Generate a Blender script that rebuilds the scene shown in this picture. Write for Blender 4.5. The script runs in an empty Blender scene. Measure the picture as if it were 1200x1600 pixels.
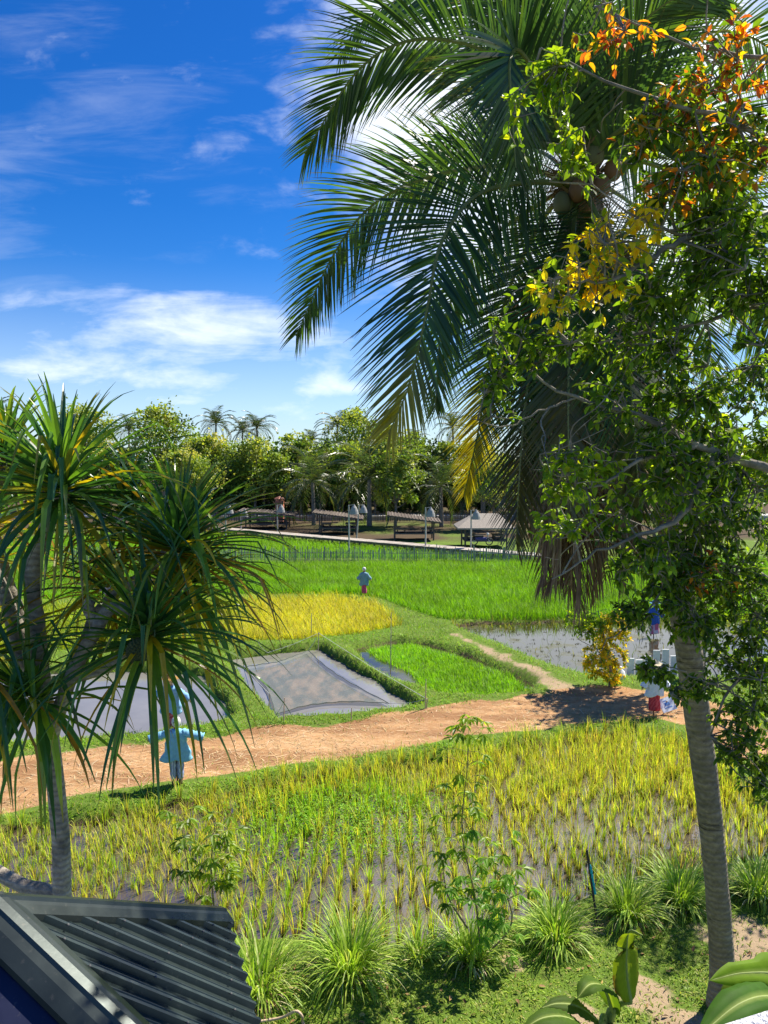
import bpy, math, random
import numpy as np
from mathutils import Vector, Matrix, Quaternion
rng = np.random.default_rng(7)
random.seed(7)
S = bpy.context.scene
COL = S.collection
R = math.radians
PI = math.pi

# ------------------------------------------------------------------ camera geometry
HC = 7.6
FPX = 1202.0
PITCH = math.atan(82.0 / FPX)
FW = np.array([0, math.cos(PITCH), -math.sin(PITCH)])
UPV = np.array([0, math.sin(PITCH), math.cos(PITCH)])
RT = np.array([1.0, 0, 0])


def ray(px, py):
    return FW + (px - 600) / FPX * RT - (py - 800) / FPX * UPV


def at(px, py, Y):
    """point on the sight line of a photo pixel at ground distance Y"""
    d = ray(px, py)
    return np.array([0, 0, HC]) + d * (Y / d[1])


def gp(px, py, z=0.0):
    """point of the horizontal plane z under a photo pixel"""
    d = ray(px, py)
    return np.array([0, 0, HC]) + d * ((z - HC) / d[2])


# ------------------------------------------------------------------ sun
SUN_AZ, SUN_EL = R(52), R(51)
SUNV = Vector((math.sin(SUN_AZ) * math.cos(SUN_EL), math.cos(SUN_AZ) * math.cos(SUN_EL), math.sin(SUN_EL)))

# ------------------------------------------------------------------ helpers: objects


def tag(o, label=None, cat=None, group=None, kind=None):
    if label: o['label'] = label
    if cat: o['category'] = cat
    if group: o['group'] = group
    if kind: o['kind'] = kind
    return o


def thing(name, label, cat, loc=(0, 0, 0), group=None):
    o = bpy.data.objects.new(name, None)
    COL.objects.link(o)
    o.location = [float(v) for v in loc]
    o.empty_display_size = 0.2
    return tag(o, label, cat, group)


def world_loc(o):
    p = np.zeros(3)
    while o is not None:
        p = p + np.array(o.location)
        o = o.parent
    return p


class MB:
    """collects vertices, faces and per-vertex colours, then links ONE mesh object"""

    def __init__(s):
        s.V, s.F, s.C, s.M, s.n = [], [], [], [], 0

    def add(s, V, F, C=(0.5, 0.5, 0.5), m=0):
        V = np.asarray(V, float).reshape(-1, 3)
        if not isinstance(F, (list, tuple)) or (len(F) and np.ndim(F[0]) == 1):
            F = [F]
        C = np.asarray(C, float)
        if C.ndim == 1: C = np.tile(C, (len(V), 1))
        for f in F:
            f = np.asarray(f, np.int64)
            if f.size == 0: continue
            s.F.append(f + s.n)
            s.M.append(np.full(len(f), m))
        s.V.append(V)
        s.C.append(C)
        s.n += len(V)
        return s

    def build(s, name, mats, parent=None, smooth=False):
        V = np.concatenate(s.V)
        C = np.concatenate(s.C)
        if parent is not None: V = V - world_loc(parent)
        me = bpy.data.meshes.new(name)
        tot = np.concatenate([np.full(len(f), f.shape[1]) for f in s.F])
        idx = np.concatenate([f.ravel() for f in s.F])
        st = np.concatenate([[0], np.cumsum(tot)[:-1]])
        me.vertices.add(len(V))
        me.vertices.foreach_set('co', V.astype(np.float32).ravel())
        me.loops.add(len(idx))
        me.loops.foreach_set('vertex_index', idx.astype(np.int32))
        me.polygons.add(len(tot))
        me.polygons.foreach_set('loop_start', st.astype(np.int32))
        me.polygons.foreach_set('loop_total', tot.astype(np.int32))
        me.polygons.foreach_set('material_index', np.concatenate(s.M).astype(np.int32))
        me.polygons.foreach_set('use_smooth', np.full(len(tot), bool(smooth)))
        a = me.color_attributes.new('Col', 'FLOAT_COLOR', 'POINT')
        a.data.foreach_set('color', np.concatenate([C, np.ones((len(C), 1))], 1).astype(np.float32).ravel())
        me.update(calc_edges=True)
        me.validate()
        for m in (mats if isinstance(mats, (list, tuple)) else [mats]): me.materials.append(m)
        o = bpy.data.objects.new(name, me)
        COL.objects.link(o)
        if parent is not None: o.parent = parent
        return o


def copy_tree(o, parent=None):
    c = o.copy()
    COL.objects.link(c)
    if parent is not None: c.parent = parent
    for ch in list(o.children):
        copy_tree(ch, c)
    return c


# ------------------------------------------------------------------ helpers: shapes
def nrm(a):
    return a / np.maximum(np.linalg.norm(a, axis=-1, keepdims=True), 1e-9)


def rotz(a):
    c, s = np.cos(a), np.sin(a)
    return np.array([[c, -s, 0], [s, c, 0], [0, 0, 1.0]])


def spline(P, n):
    """Catmull-Rom through the points P, n samples spaced by arc length"""
    P = np.asarray(P, float)
    Q = np.vstack([2 * P[0] - P[1], P, 2 * P[-1] - P[-2]])
    out = []
    for i in range(len(P) - 1):
        p0, p1, p2, p3 = Q[i:i + 4]
        t = np.linspace(0, 1, 16, endpoint=False)[:, None]
        out.append(.5 * (2 * p1 + (p2 - p0) * t + (2 * p0 - 5 * p1 + 4 * p2 - p3) * t ** 2 + (3 * p1 - p0 - 3 * p2 + p3) * t ** 3))
    out.append(P[-1:])
    C = np.concatenate(out)
    d = np.concatenate([[0], np.cumsum(np.linalg.norm(np.diff(C, axis=0), axis=1))])
    s = np.linspace(0, d[-1], n)
    return np.stack([np.interp(s, d, C[:, k]) for k in range(3)], 1)


def tube(P, Rd, n=8, cap=True):
    P = np.asarray(P, float)
    k = len(P)
    Rd = np.broadcast_to(np.asarray(Rd, float), (k,))
    T = nrm(np.gradient(P, axis=0))
    a = np.array([1.0, 0, 0]) if abs(T[0][0]) < .8 else np.array([0, 1.0, 0])
    N = []
    for t in T:
        a = a - t * np.dot(a, t)
        a = a / np.linalg.norm(a)
        N.append(a)
    N = np.array(N)
    B = np.cross(T, N)
    th = np.arange(n) / n * 2 * PI
    V = P[:, None] + Rd[:, None, None] * (np.cos(th)[None, :, None] * N[:, None] + np.sin(th)[None, :, None] * B[:, None])
    V = V.reshape(-1, 3)
    i, j = np.meshgrid(np.arange(k - 1), np.arange(n), indexing='ij')
    a0 = i * n + j
    b0 = i * n + (j + 1) % n
    F = [np.stack([a0, b0, b0 + n, a0 + n], -1).reshape(-1, 4)]
    if cap:
        F.append(np.arange(n)[::-1][None])
        F.append((np.arange(n) + (k - 1) * n)[None])
    return V, F


def loft(rings, n=16, cap=True):
    """rings: (centre, rx, ry) ellipses in horizontal planes, bottom to top"""
    th = np.arange(n) / n * 2 * PI
    V = np.concatenate([np.stack([c[0] + rx * np.cos(th), c[1] + ry * np.sin(th), np.full(n, c[2])], 1) for c, rx, ry in rings])
    k = len(rings)
    i, j = np.meshgrid(np.arange(k - 1), np.arange(n), indexing='ij')
    a0 = i * n + j
    b0 = i * n + (j + 1) % n
    F = [np.stack([a0, b0, b0 + n, a0 + n], -1).reshape(-1, 4)]
    if cap:
        F.append(np.arange(n)[::-1][None])
        F.append((np.arange(n) + (k - 1) * n)[None])
    return V, F


def box(c, s, rz=0.0):
    c = np.asarray(c, float)
    s = np.asarray(s, float) / 2
    V = np.array([[x, y, z] for x in (-1, 1) for y in (-1, 1) for z in (-1, 1)]) * s
    V = V @ rotz(rz).T + c
    F = np.array([[0, 1, 3, 2], [4, 6, 7, 5], [0, 4, 5, 1], [2, 3, 7, 6], [0, 2, 6, 4], [1, 5, 7, 3]])
    return V, F


def bar(p, q, w, h):
    """a squared beam from p to q"""
    p, q = np.asarray(p, float), np.asarray(q, float)
    t = nrm(q - p)
    s = np.cross(t, [0, 0, 1.0])
    s = np.array([1.0, 0, 0]) if np.linalg.norm(s) < 1e-3 else nrm(s)
    u = np.cross(s, t)
    V = np.array([e + a * s * w / 2 + b * u * h / 2 for e in (p, q) for a in (-1, 1) for b in (-1, 1)])
    F = np.array([[0, 1, 3, 2], [4, 6, 7, 5], [0, 4, 5, 1], [2, 3, 7, 6], [0, 2, 6, 4], [1, 5, 7, 3]])
    return V, F


def ball(c, r, n=10, m=7):
    th = np.arange(n) / n * 2 * PI
    ph = np.linspace(-PI / 2 + .12, PI / 2 - .12, m)
    r = np.broadcast_to(np.asarray(r, float), (3,))
    return loft([((c[0], c[1], c[2] + r[2] * math.sin(p)), r[0] * math.cos(p), r[1] * math.cos(p)) for p in ph], n)


def ribbons(P, W, B, fold=None):
    """P (N,S,3) centre lines, W (N,S) half widths, B (N,S,3) side vectors; fold (N,S,3) lifts the two edges"""
    N, Sg = P.shape[:2]
    L = P - B * W[..., None]
    Rr = P + B * W[..., None]
    if fold is None:
        V = np.stack([L, Rr], 2).reshape(-1, 3)
        w = 2
    else:
        V = np.stack([L + fold, P, Rr + fold], 2).reshape(-1, 3)
        w = 3
    i, j, k = np.meshgrid(np.arange(N), np.arange(Sg - 1), np.arange(w - 1), indexing='ij')
    a = (i * Sg + j) * w + k
    F = np.stack([a, a + 1, a + 1 + w, a + w], -1).reshape(-1, 4)
    return V, F, w


def blades(root, az, el0, bend, length, width, segs=3, power=1.5, fold=0.0):
    """arching blades: returns V, F and the per-vertex blade index and position along the blade"""
    N = len(root)
    t = (np.arange(segs) + .5) / segs
    el = el0[:, None] - bend[:, None] * t[None] ** power
    step = length[:, None] / segs
    dx = np.cos(el) * step
    dz = np.sin(el) * step
    h = np.concatenate([np.zeros((N, 1)), np.cumsum(dx, 1)], 1)
    z = np.concatenate([np.zeros((N, 1)), np.cumsum(dz, 1)], 1)
    P = np.stack([root[:, 0:1] + h * np.cos(az)[:, None], root[:, 1:2] + h * np.sin(az)[:, None], root[:, 2:3] + z], -1)
    tt = np.linspace(0, 1, segs + 1)
    prof = np.clip(1.0 - tt ** 2.2, 0.04, 1) * np.clip(.55 + tt * 2.5, 0, 1)
    W = width[:, None] * prof[None]
    side = np.stack([-np.sin(az), np.cos(az), np.zeros(N)], -1)
    B = np.repeat(side[:, None], segs + 1, 1)
    fo = None
    if fold:
        T = nrm(np.gradient(P, axis=1))
        fo = np.cross(T, B) * (W * -fold)[..., None]
        fo = np.where(fo[..., 2:3] < 0, -fo, fo) if False else fo
    V, F, w = ribbons(P, W, B, fo)
    bi = np.repeat(np.arange(N), (segs + 1) * w)
    bt = np.tile(np.repeat(tt, w), N)
    return V, F, bi, bt


def frames(D, roll=None):
    """rotation matrices whose y axis is D and whose z axis points upwards as far as it can"""
    D = nrm(D)
    up = np.tile(np.array([0, 0, 1.0]), (len(D), 1))
    up[np.abs(D[:, 2]) > .97] = (0, 1.0, 0)
    X = nrm(np.cross(D, up))
    Z = np.cross(X, D)
    if roll is not None:
        c, s = np.cos(roll)[:, None], np.sin(roll)[:, None]
        X, Z = X * c + Z * s, -X * s + Z * c
    return np.stack([X, D, Z], -1)


def place(tv, tf, pos, Rm, sc):
    """copies of a small template (tv, list of faces) at pos with rotations Rm and sizes sc"""
    N, k = len(pos), len(tv)
    sc = np.asarray(sc)
    loc = tv[None] * (sc[:, None, None] if sc.ndim == 1 else sc[:, None, :])
    V = np.einsum('nij,nkj->nki', Rm, loc) + pos[:, None]
    F = [(f[None] + (np.arange(N) * k)[:, None, None]).reshape(-1, f.shape[1]) for f in tf]
    return V.reshape(-1, 3), F


LEAF_V = np.array([[0, 0, 0], [-.24, .3, .05], [0, .33, -.02], [.24, .3, .05], [-.19, .66, .02], [0, .68, -.06], [.19, .66, .02], [0, 1, -.16]])
LEAF_F = [np.array([[1, 4, 5, 2], [2, 5, 6, 3]]), np.array([[0, 1, 2], [0, 2, 3], [4, 7, 5], [5, 7, 6]])]
CARD_V = np.array([[-.35, 0, 0], [.35, 0, .1], [.42, .6, -.05], [0, 1, .1], [-.42, .55, 0]])
CARD_F = [np.array([[0, 1, 2, 3, 4]])]


def pal(cols, wts, n, jit=.25, r=None):
    r = r or rng
    cols = np.asarray(cols, float)
    k = r.choice(len(cols), n, p=np.asarray(wts) / np.sum(wts))
    j = 1 + (r.random((n, 1)) - .5) * 2 * jit
    return cols[k] * j * (1 + (r.random((n, 3)) - .5) * .12)


# ------------------------------------------------------------------ polygons on the ground
def poly(px, z=-.08):
    return np.array([gp(x, y, z)[:2] for x, y in px])


def sdf(P, poly_):
    """signed distance, negative inside"""
    d2 = np.full(len(P), 1e18)
    ins = np.zeros(len(P), bool)
    n = len(poly_)
    for i in range(n):
        a, b = poly_[i], poly_[(i + 1) % n]
        e = b - a
        w = P - a
        t = np.clip((w @ e) / max(e @ e, 1e-9), 0, 1)
        q = w - t[:, None] * e
        d2 = np.minimum(d2, (q * q).sum(1))
        c1 = (a[1] <= P[:, 1]) & (b[1] > P[:, 1])
        c2 = (a[1] > P[:, 1]) & (b[1] <= P[:, 1])
        cr = e[0] * w[:, 1] - e[1] * w[:, 0]
        ins ^= (c1 & (cr > 0)) | (c2 & (cr < 0))
    d = np.sqrt(d2)
    return np.where(ins, -d, d)


def vnoise(P, sc, seed=0):
    """cheap smooth value noise in the plane, about -1..1"""
    r = np.random.default_rng(100 + seed)
    T = r.random((64, 64))
    q = np.asarray(P)[:, :2] / sc
    i = np.floor(q).astype(int)
    f = q - i
    f = f * f * (3 - 2 * f)
    g = lambda a, b: T[(i[:, 0] + a) % 64, (i[:, 1] + b) % 64]
    v = g(0, 0) * (1 - f[:, 0]) * (1 - f[:, 1]) + g(1, 0) * f[:, 0] * (1 - f[:, 1]) + g(0, 1) * (1 - f[:, 0]) * f[:, 1] + g(1, 1) * f[:, 0] * f[:, 1]
    return v * 2 - 1


NEAR = poly([(-250, 1305), (0, 1284), (150, 1268), (290, 1244), (430, 1216), (560, 1196), (650, 1186), (760, 1164), (900, 1144), (1000, 1136), (1060, 1152), (1130, 1197), (1230, 1272),
             (1400, 1400), (1300, 1350), (1200, 1346), (1100, 1360), (1000, 1380), (900, 1412), (800, 1444), (700, 1474), (600, 1480), (480, 1472), (360, 1474), (200, 1470), (-250, 1440)])
PATH = poly([(-300, 1225), (0, 1187), (125, 1169), (325, 1151), (412, 1135), (500, 1131), (560, 1125), (645, 1107), (720, 1100), (813, 1089), (870, 1078), (920, 1069), (1000, 1075), (1054, 1078),
             (1120, 1098), (1200, 1135), (1350, 1220), (1450, 1320), (1300, 1260), (1200, 1210), (1130, 1168), (1075, 1133), (1012, 1117), (950, 1124), (867, 1133), (742, 1149), (580, 1175), (440, 1199), (300, 1217), (208, 1232), (83, 1252), (0, 1268), (-300, 1310)], 0)
LEFTP = poly([(-300, 1195), (0, 1168), (233, 1152), (317, 1141), (366, 1124), (352, 1090), (322, 1050), (200, 1043), (0, 1048), (-300, 1060)], -.2)
NETP = poly([(352, 1027), (430, 1016), (500, 1009), (580, 1054), (664, 1106), (545, 1121), (436, 1128), (392, 1080)], -.2)
SEED = poly([(545, 1011), (610, 999), (665, 1001), (740, 1022), (843, 1066), (830, 1082), (750, 1090), (690, 1084), (622, 1066), (574, 1040)], -.12)
SEEDR = poly([(574, 1013), (640, 1003), (700, 1019), (800, 1052), (828, 1076), (750, 1089), (700, 1084), (655, 1066), (642, 1047), (592, 1026)], -.12)
RIGHTP = poly([(712, 984), (705, 975), (760, 971), (900, 968), (1000, 962), (1200, 955), (1400, 965), (1400, 1066), (1060, 1064), (950, 1060), (900, 1056), (850, 1040), (780, 1010)], -.15)
YEL = poly([(-250, 955), (200, 946), (420, 936), (520, 932), (585, 942), (628, 978), (560, 992), (430, 1002), (300, 1007), (0, 1020), (-250, 1035)])
GREEN = poly([(-300, 893), (400, 883), (700, 881), (860, 879), (1250, 876), (1300, 955), (1100, 962), (900, 966), (700, 970), (640, 953), (595, 936), (560, 929), (420, 930), (-300, 945)])
GREEN2 = poly([(-200, 838), (330, 838), (480, 848), (600, 856), (742, 866), (830, 871), (830, 874), (400, 873), (-200, 875)])
TRACK = poly([(700, 990), (716, 990), (780, 1018), (850, 1050), (905, 1068), (940, 1085), (870, 1084), (820, 1052), (750, 1014)], 0)


def ss(a, b, x):
    t = np.clip((x - a) / (b - a), 0, 1)
    return t * t * (3 - 2 * t)


def ground_z(P):
    P = np.asarray(P)[:, :2]
    h = .05 * vnoise(P, 1.3, 1) + .03 * vnoise(P, .4, 2) + .12 * vnoise(P, 9, 3) * ss(60, 90, P[:, 1])
    w = .13 * vnoise(P, .7, 4)
    for q, dep, bk in ((NEAR, .36, .5), (LEFTP, 1.0, .4), (NETP, .9, .35), (SEED, .36, .35), (RIGHTP, .36, .5), (YEL, .25, .3), (GREEN, .25, .3), (GREEN2, .25, .3)):
        s = sdf(P, q) + w * (.5 if dep < .5 else .8)
        m = ss(.12, -bk, s)
        h = h * (1 - m * .6) - dep * m
    pth = ss(.3, -.4, sdf(P, PATH))
    h = h * (1 - .6 * pth) - .05 * pth
    far = ss(78, 100, P[:, 1])
    return h + far * .5

# ------------------------------------------------------------------ materials
def new_mat(name):
    m = bpy.data.materials.new(name)
    m.use_nodes = True
    nt = m.node_tree
    nt.nodes.clear()
    out = nt.nodes.new('ShaderNodeOutputMaterial')
    return m, nt, out


def nd(nt, typ, ins=None, **kw):
    n = nt.nodes.new(typ)
    for k, v in kw.items(): setattr(n, k, v)
    for k, v in (ins or {}).items():
        if isinstance(v, bpy.types.NodeSocket): nt.links.new(v, n.inputs[k])
        else: n.inputs[k].default_value = v
    return n


def attr_col(nt):
    return nd(nt, 'ShaderNodeAttribute', attribute_name='Col').outputs['Color']


def noise(nt, scale, detail=4, rough=.55, vec=None, stretch=None):
    if vec is None: vec = nd(nt, 'ShaderNodeTexCoord').outputs['Object']
    if stretch: vec = nd(nt, 'ShaderNodeMapping', {'Vector': vec, 'Scale': stretch}).outputs[0]
    return nd(nt, 'ShaderNodeTexNoise', {'Vector': vec, 'Scale': scale, 'Detail': detail, 'Roughness': rough})


def mixc(nt, f, a, b, blend='MIX'):
    n = nt.nodes.new('ShaderNodeMix')
    n.data_type = 'RGBA'
    n.blend_type = blend
    for k, v in ((0, f), (6, a), (7, b)):
        if isinstance(v, bpy.types.NodeSocket): nt.links.new(v, n.inputs[k])
        else: n.inputs[k].default_value = v if k == 0 else tuple(v) + (1,) if len(v) == 3 else v
    return n.outputs[2]


def ramp(nt, fac, pts):
    n = nd(nt, 'ShaderNodeValToRGB', {'Fac': fac})
    cr = n.color_ramp
    while len(cr.elements) < len(pts): cr.elements.new(.5)
    for e, (p, c) in zip(cr.elements, pts):
        e.position = p
        e.color = (c, c, c, 1) if np.isscalar(c) else tuple(c) + (1,)
    return n.outputs[0]


def bump(nt, h, strength=.4, dist=.02):
    return nd(nt, 'ShaderNodeBump', {'Height': h, 'Strength': strength, 'Distance': dist}).outputs[0]


def leaf_mat(name, rough=.42, trans=.4, tint=(1.25, 1.35, .45), spec=.5, nscale=6.0):
    """leaf whose own colour comes from the mesh (one colour per leaf), letting light through"""
    m, nt, out = new_mat(name)
    c = attr_col(nt)
    nz = noise(nt, nscale, 3)
    c = mixc(nt, .5, c, ramp(nt, nz.outputs[0], [(.3, .62), (.7, 1.35)]), 'MULTIPLY')
    pb = nd(nt, 'ShaderNodeBsdfPrincipled', {'Base Color': c, 'Roughness': rough, 'Specular IOR Level': spec})
    tc = mixc(nt, 1, c, tint, 'MULTIPLY')
    tr = nd(nt, 'ShaderNodeBsdfTranslucent', {'Color': tc})
    mx = nd(nt, 'ShaderNodeMixShader', {0: trans, 1: pb.outputs[0], 2: tr.outputs[0]})
    nt.links.new(mx.outputs[0], out.inputs[0])
    return m


def plain_mat(name, col=None, rough=.7, spec=.4, nscale=8, namp=.3, metal=0.0, bmp=.3, stretch=None, bdist=.02):
    m, nt, out = new_mat(name)
    c = attr_col(nt) if col is None else None
    nz = noise(nt, nscale, 5, .6, stretch=stretch)
    rp = ramp(nt, nz.outputs[0], [(.25, 1 - namp), (.75, 1 + namp)])
    c = mixc(nt, 1, c if c is not None else col, rp, 'MULTIPLY')
    pb = nd(nt, 'ShaderNodeBsdfPrincipled', {'Base Color': c, 'Roughness': rough, 'Specular IOR Level': spec, 'Metallic': metal,
                                             'Normal': bump(nt, nz.outputs[0], bmp, bdist)})
    nt.links.new(pb.outputs[0], out.inputs[0])
    return m


M = {}
M['grass'] = leaf_mat('grass_blade', .5, .42, (1.2, 1.3, .5), .3)
M['rice'] = leaf_mat('rice_blade', .5, .48, (1.3, 1.3, .5), .25, 3)
M['palm'] = leaf_mat('palm_leaflet', .34, .36, (1.35, 1.45, .45), .6, 3)
M['pandan'] = leaf_mat('pandanus_leaf', .26, .36, (1.3, 1.3, .4), .6, 5)
M['leaf'] = leaf_mat('broad_leaf', .42, .55, (1.55, 1.55, .5), .38, 9)
M['farleaf'] = leaf_mat('tree_foliage', .5, .4, (1.3, 1.25, .4), .4, .4)
M['dry'] = plain_mat('dry_frond', None, .85, .2, 5, .35)
M['banana'] = leaf_mat('banana_leaf', .6, .5, (1.4, 1.4, .3), .12, 4)
M['wood'] = plain_mat('weathered_wood', None, .85, .2, 14, .35, stretch=(1, 1, .15))
M['cloth'] = plain_mat('cotton_cloth', None, .9, .1, 14, .16, bmp=.6)
M['paint'] = plain_mat('weathered_paint', None, .65, .4, 6, .14)
M['thatch'] = plain_mat('grey_thatch', None, .95, .05, 26, .4, bmp=.8, stretch=(1, .25, 1))


def bark_mat(name, col, ring, lo=.35, scars=False):
    m, nt, out = new_mat(name)
    tc = nd(nt, 'ShaderNodeTexCoord').outputs['Object']
    w = nd(nt, 'ShaderNodeTexWave', {'Vector': tc, 'Scale': ring, 'Distortion': 5.5, 'Detail': 4, 'Detail Scale': 2.2, 'Detail Roughness': .7}, wave_type='BANDS', bands_direction='Z', wave_profile='SIN')
    nz = noise(nt, 9, 6, .7)
    nz2 = noise(nt, 2.2, 4, .6)
    c = mixc(nt, 1, col, ramp(nt, w.outputs['Fac'], [(.0, lo), (.16, .85), (1, 1.08)]), 'MULTIPLY')
    c = mixc(nt, 1, c, ramp(nt, nz.outputs[0], [(.3, .55), (.65, 1.25)]), 'MULTIPLY')
    c = mixc(nt, ramp(nt, nz2.outputs[0], [(.5, 0.), (.68, .55)]), c, (.09, .085, .07))
    c = mixc(nt, ramp(nt, nz2.outputs[0], [(.3, .4), (.42, 0.)]), c, (.42, .40, .36))
    if scars:
        n3 = noise(nt, 1.0, 5, .75, stretch=(.9, .9, 5.5))
        c = mixc(nt, ramp(nt, n3.outputs[0], [(.60, 0.), (.66, .8)]), c, (.045, .035, .03))
    hgt = nd(nt, 'ShaderNodeMath', {0: w.outputs['Fac'], 1: nz.outputs[0]}, operation='ADD').outputs[0]
    pb = nd(nt, 'ShaderNodeBsdfPrincipled', {'Base Color': c, 'Roughness': .9, 'Specular IOR Level': .15, 'Normal': bump(nt, hgt, .5, .02)})
    nt.links.new(pb.outputs[0], out.inputs[0])
    return m


M['coco_bark'] = bark_mat('ringed_palm_bark', (.25, .205, .16), 3.6, .84, True)
M['pandan_bark'] = bark_mat('pandanus_bark', (.42, .36, .29), 5, .7)
M['bark'] = bark_mat('grey_branch_bark', (.24, .21, .17), 3, .75)


def ground_mat():
    m, nt, out = new_mat('earth_and_turf')
    col = nd(nt, 'ShaderNodeSeparateColor', {0: attr_col(nt)})
    dirt, mud_and_shade, pale = col.outputs[0], col.outputs[1], col.outputs[2]
    n1, n2, n3 = noise(nt, 1.1, 6, .65), noise(nt, 7, 6, .7), noise(nt, .35, 3)
    n4 = noise(nt, 42, 3, .7)
    turf = mixc(nt, n1.outputs[0], (.07, .13, .015), (.15, .23, .03))
    turf = mixc(nt, ramp(nt, n2.outputs[0], [(.5, 0.), (.72, .5)]), turf, (.19, .14, .075))
    sand = mixc(nt, ramp(nt, n1.outputs[0], [(.35, 0.), (.65, 1.)]), (.40, .215, .09), (.50, .29, .135))
    sand = mixc(nt, ramp(nt, n2.outputs[0], [(.45, 0.), (.75, .75)]), sand, (.58, .40, .23))
    sand = mixc(nt, ramp(nt, n4.outputs[0], [(.55, 0.), (.7, .45)]), sand, (.24, .13, .07))
    md = mixc(nt, n2.outputs[0], (.05, .036, .022), (.12, .085, .052))
    def sharp(v, lo, hi):
        a = nd(nt, 'ShaderNodeMath', {0: n2.outputs[0], 1: .5}, operation='SUBTRACT').outputs[0]
        b = nd(nt, 'ShaderNodeMath', {0: a, 1: .9}, operation='MULTIPLY').outputs[0]
        c = nd(nt, 'ShaderNodeMath', {0: v, 1: b}, operation='ADD').outputs[0]
        return ramp(nt, c, [(lo, 0.), (hi, 1.)])
    c = mixc(nt, sharp(pale, .35, .7), turf, (.36, .265, .165))
    n5 = noise(nt, .6, 5, .7, stretch=(.5, 1.6, 1))
    sand = mixc(nt, ramp(nt, n5.outputs[0], [(.44, 0.), (.60, .8)]), sand, (.24, .12, .055))
    sand = mixc(nt, ramp(nt, n5.outputs[0], [(.30, .5), (.42, 0.)]), sand, (.54, .37, .20))
    c = mixc(nt, sharp(dirt, .4, .62), c, sand)
    c = mixc(nt, sharp(mud_and_shade, .35, .65), c, md)
    h = nd(nt, 'ShaderNodeMath', {0: n2.outputs[0], 1: n4.outputs[0]}, operation='ADD').outputs[0]
    pb = nd(nt, 'ShaderNodeBsdfPrincipled', {'Base Color': c, 'Roughness': .92, 'Specular IOR Level': .12, 'Normal': bump(nt, h, .7, .04)})
    nt.links.new(pb.outputs[0], out.inputs[0])
    return m


def water_mat(name, col, rough=.04, bmp=.08, sc=1.4, scum=None, ior=1.36):
    m, nt, out = new_mat(name)
    nz = noise(nt, sc, 4, .6)
    n2 = noise(nt, .8, 4, .6)
    c = mixc(nt, n2.outputs[0], tuple(v * .7 for v in col), tuple(min(1, v * 1.35) for v in col))
    if scum:
        n3 = noise(nt, .55, 7, .68)
        f = ramp(nt, n3.outputs[0], [(.52, 0.), (.59, 1.)])
        c = mixc(nt, f, c, scum)
        rough = ramp(nt, n3.outputs[0], [(.52, rough), (.59, .35)])
    pb = nd(nt, 'ShaderNodeBsdfPrincipled', {'Base Color': c, 'Roughness': rough, 'IOR': ior, 'Specular IOR Level': .5, 'Normal': bump(nt, nz.outputs[0], bmp, .05)})
    nt.links.new(pb.outputs[0], out.inputs[0])
    return m


M['ground'] = ground_mat()
M['water_brown'] = water_mat('brown_paddy_water', (.085, .064, .05), .02, .05, ior=2.0)
M['water_grey'] = water_mat('grey_pond_water', (.19, .18, .165), .02, .04, ior=1.5)
M['water_olive'] = water_mat('olive_paddy_water', (.035, .032, .014), .01, .03, scum=(.075, .07, .024), ior=1.5)

# ------------------------------------------------------------------ world, sun, camera
W = bpy.data.worlds.new('World')
S.world = W
W.use_nodes = True
nt = W.node_tree
nt.nodes.clear()
wo = nt.nodes.new('ShaderNodeOutputWorld')
sky = nt.nodes.new('ShaderNodeTexSky')
sky.sky_type = 'NISHITA'
sky.sun_disc = False
sky.sun_elevation = SUN_EL
sky.sun_rotation = SUN_AZ
sky.air_density = 1.0
sky.dust_density = .35
sky.ozone_density = 2.2
g = nd(nt, 'ShaderNodeTexCoord').outputs['Generated']
sp = nd(nt, 'ShaderNodeSeparateXYZ', {0: g})
zc = nd(nt, 'ShaderNodeMath', {0: sp.outputs[2], 1: .0}, operation='MAXIMUM').outputs[0]
zd = nd(nt, 'ShaderNodeMath', {0: zc, 1: .13}, operation='ADD').outputs[0]
cx = nd(nt, 'ShaderNodeMath', {0: sp.outputs[0], 1: zd}, operation='DIVIDE').outputs[0]
cy = nd(nt, 'ShaderNodeMath', {0: sp.outputs[1], 1: zd}, operation='DIVIDE').outputs[0]
cv = nd(nt, 'ShaderNodeCombineXYZ', {0: cx, 1: cy, 2: 0.}).outputs[0]


def cmath(op, a, b):
    return nd(nt, 'ShaderNodeMath', {0: a, 1: b}, operation=op).outputs[0]


def vmap(v, loc=(0, 0, 0), rot=0, sc=(1, 1, 1)):
    return nd(nt, 'ShaderNodeMapping', {'Vector': v, 'Location': loc, 'Rotation': (0, 0, rot), 'Scale': sc}).outputs[0]


# directions as slopes: u to the right of north, w up
yp = cmath('MAXIMUM', sp.outputs[1], .08)
su = cmath('DIVIDE', sp.outputs[0], yp)
sw = cmath('DIVIDE', sp.outputs[2], yp)


def puffmask(u0, w0, du, dw, amp):
    a_ = cmath('DIVIDE', cmath('SUBTRACT', su, u0), du)
    b_ = cmath('DIVIDE', cmath('SUBTRACT', sw, w0), dw)
    e_ = cmath('ADD', cmath('MULTIPLY', a_, a_), cmath('MULTIPLY', b_, b_))
    return cmath('MULTIPLY', cmath('EXPONENT', cmath('MULTIPLY', e_, -1.0), 0), amp)


def masks(L):
    t_ = None
    for q in L:
        m_ = puffmask(*q)
        t_ = m_ if t_ is None else cmath('ADD', t_, m_)
    return t_


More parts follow.
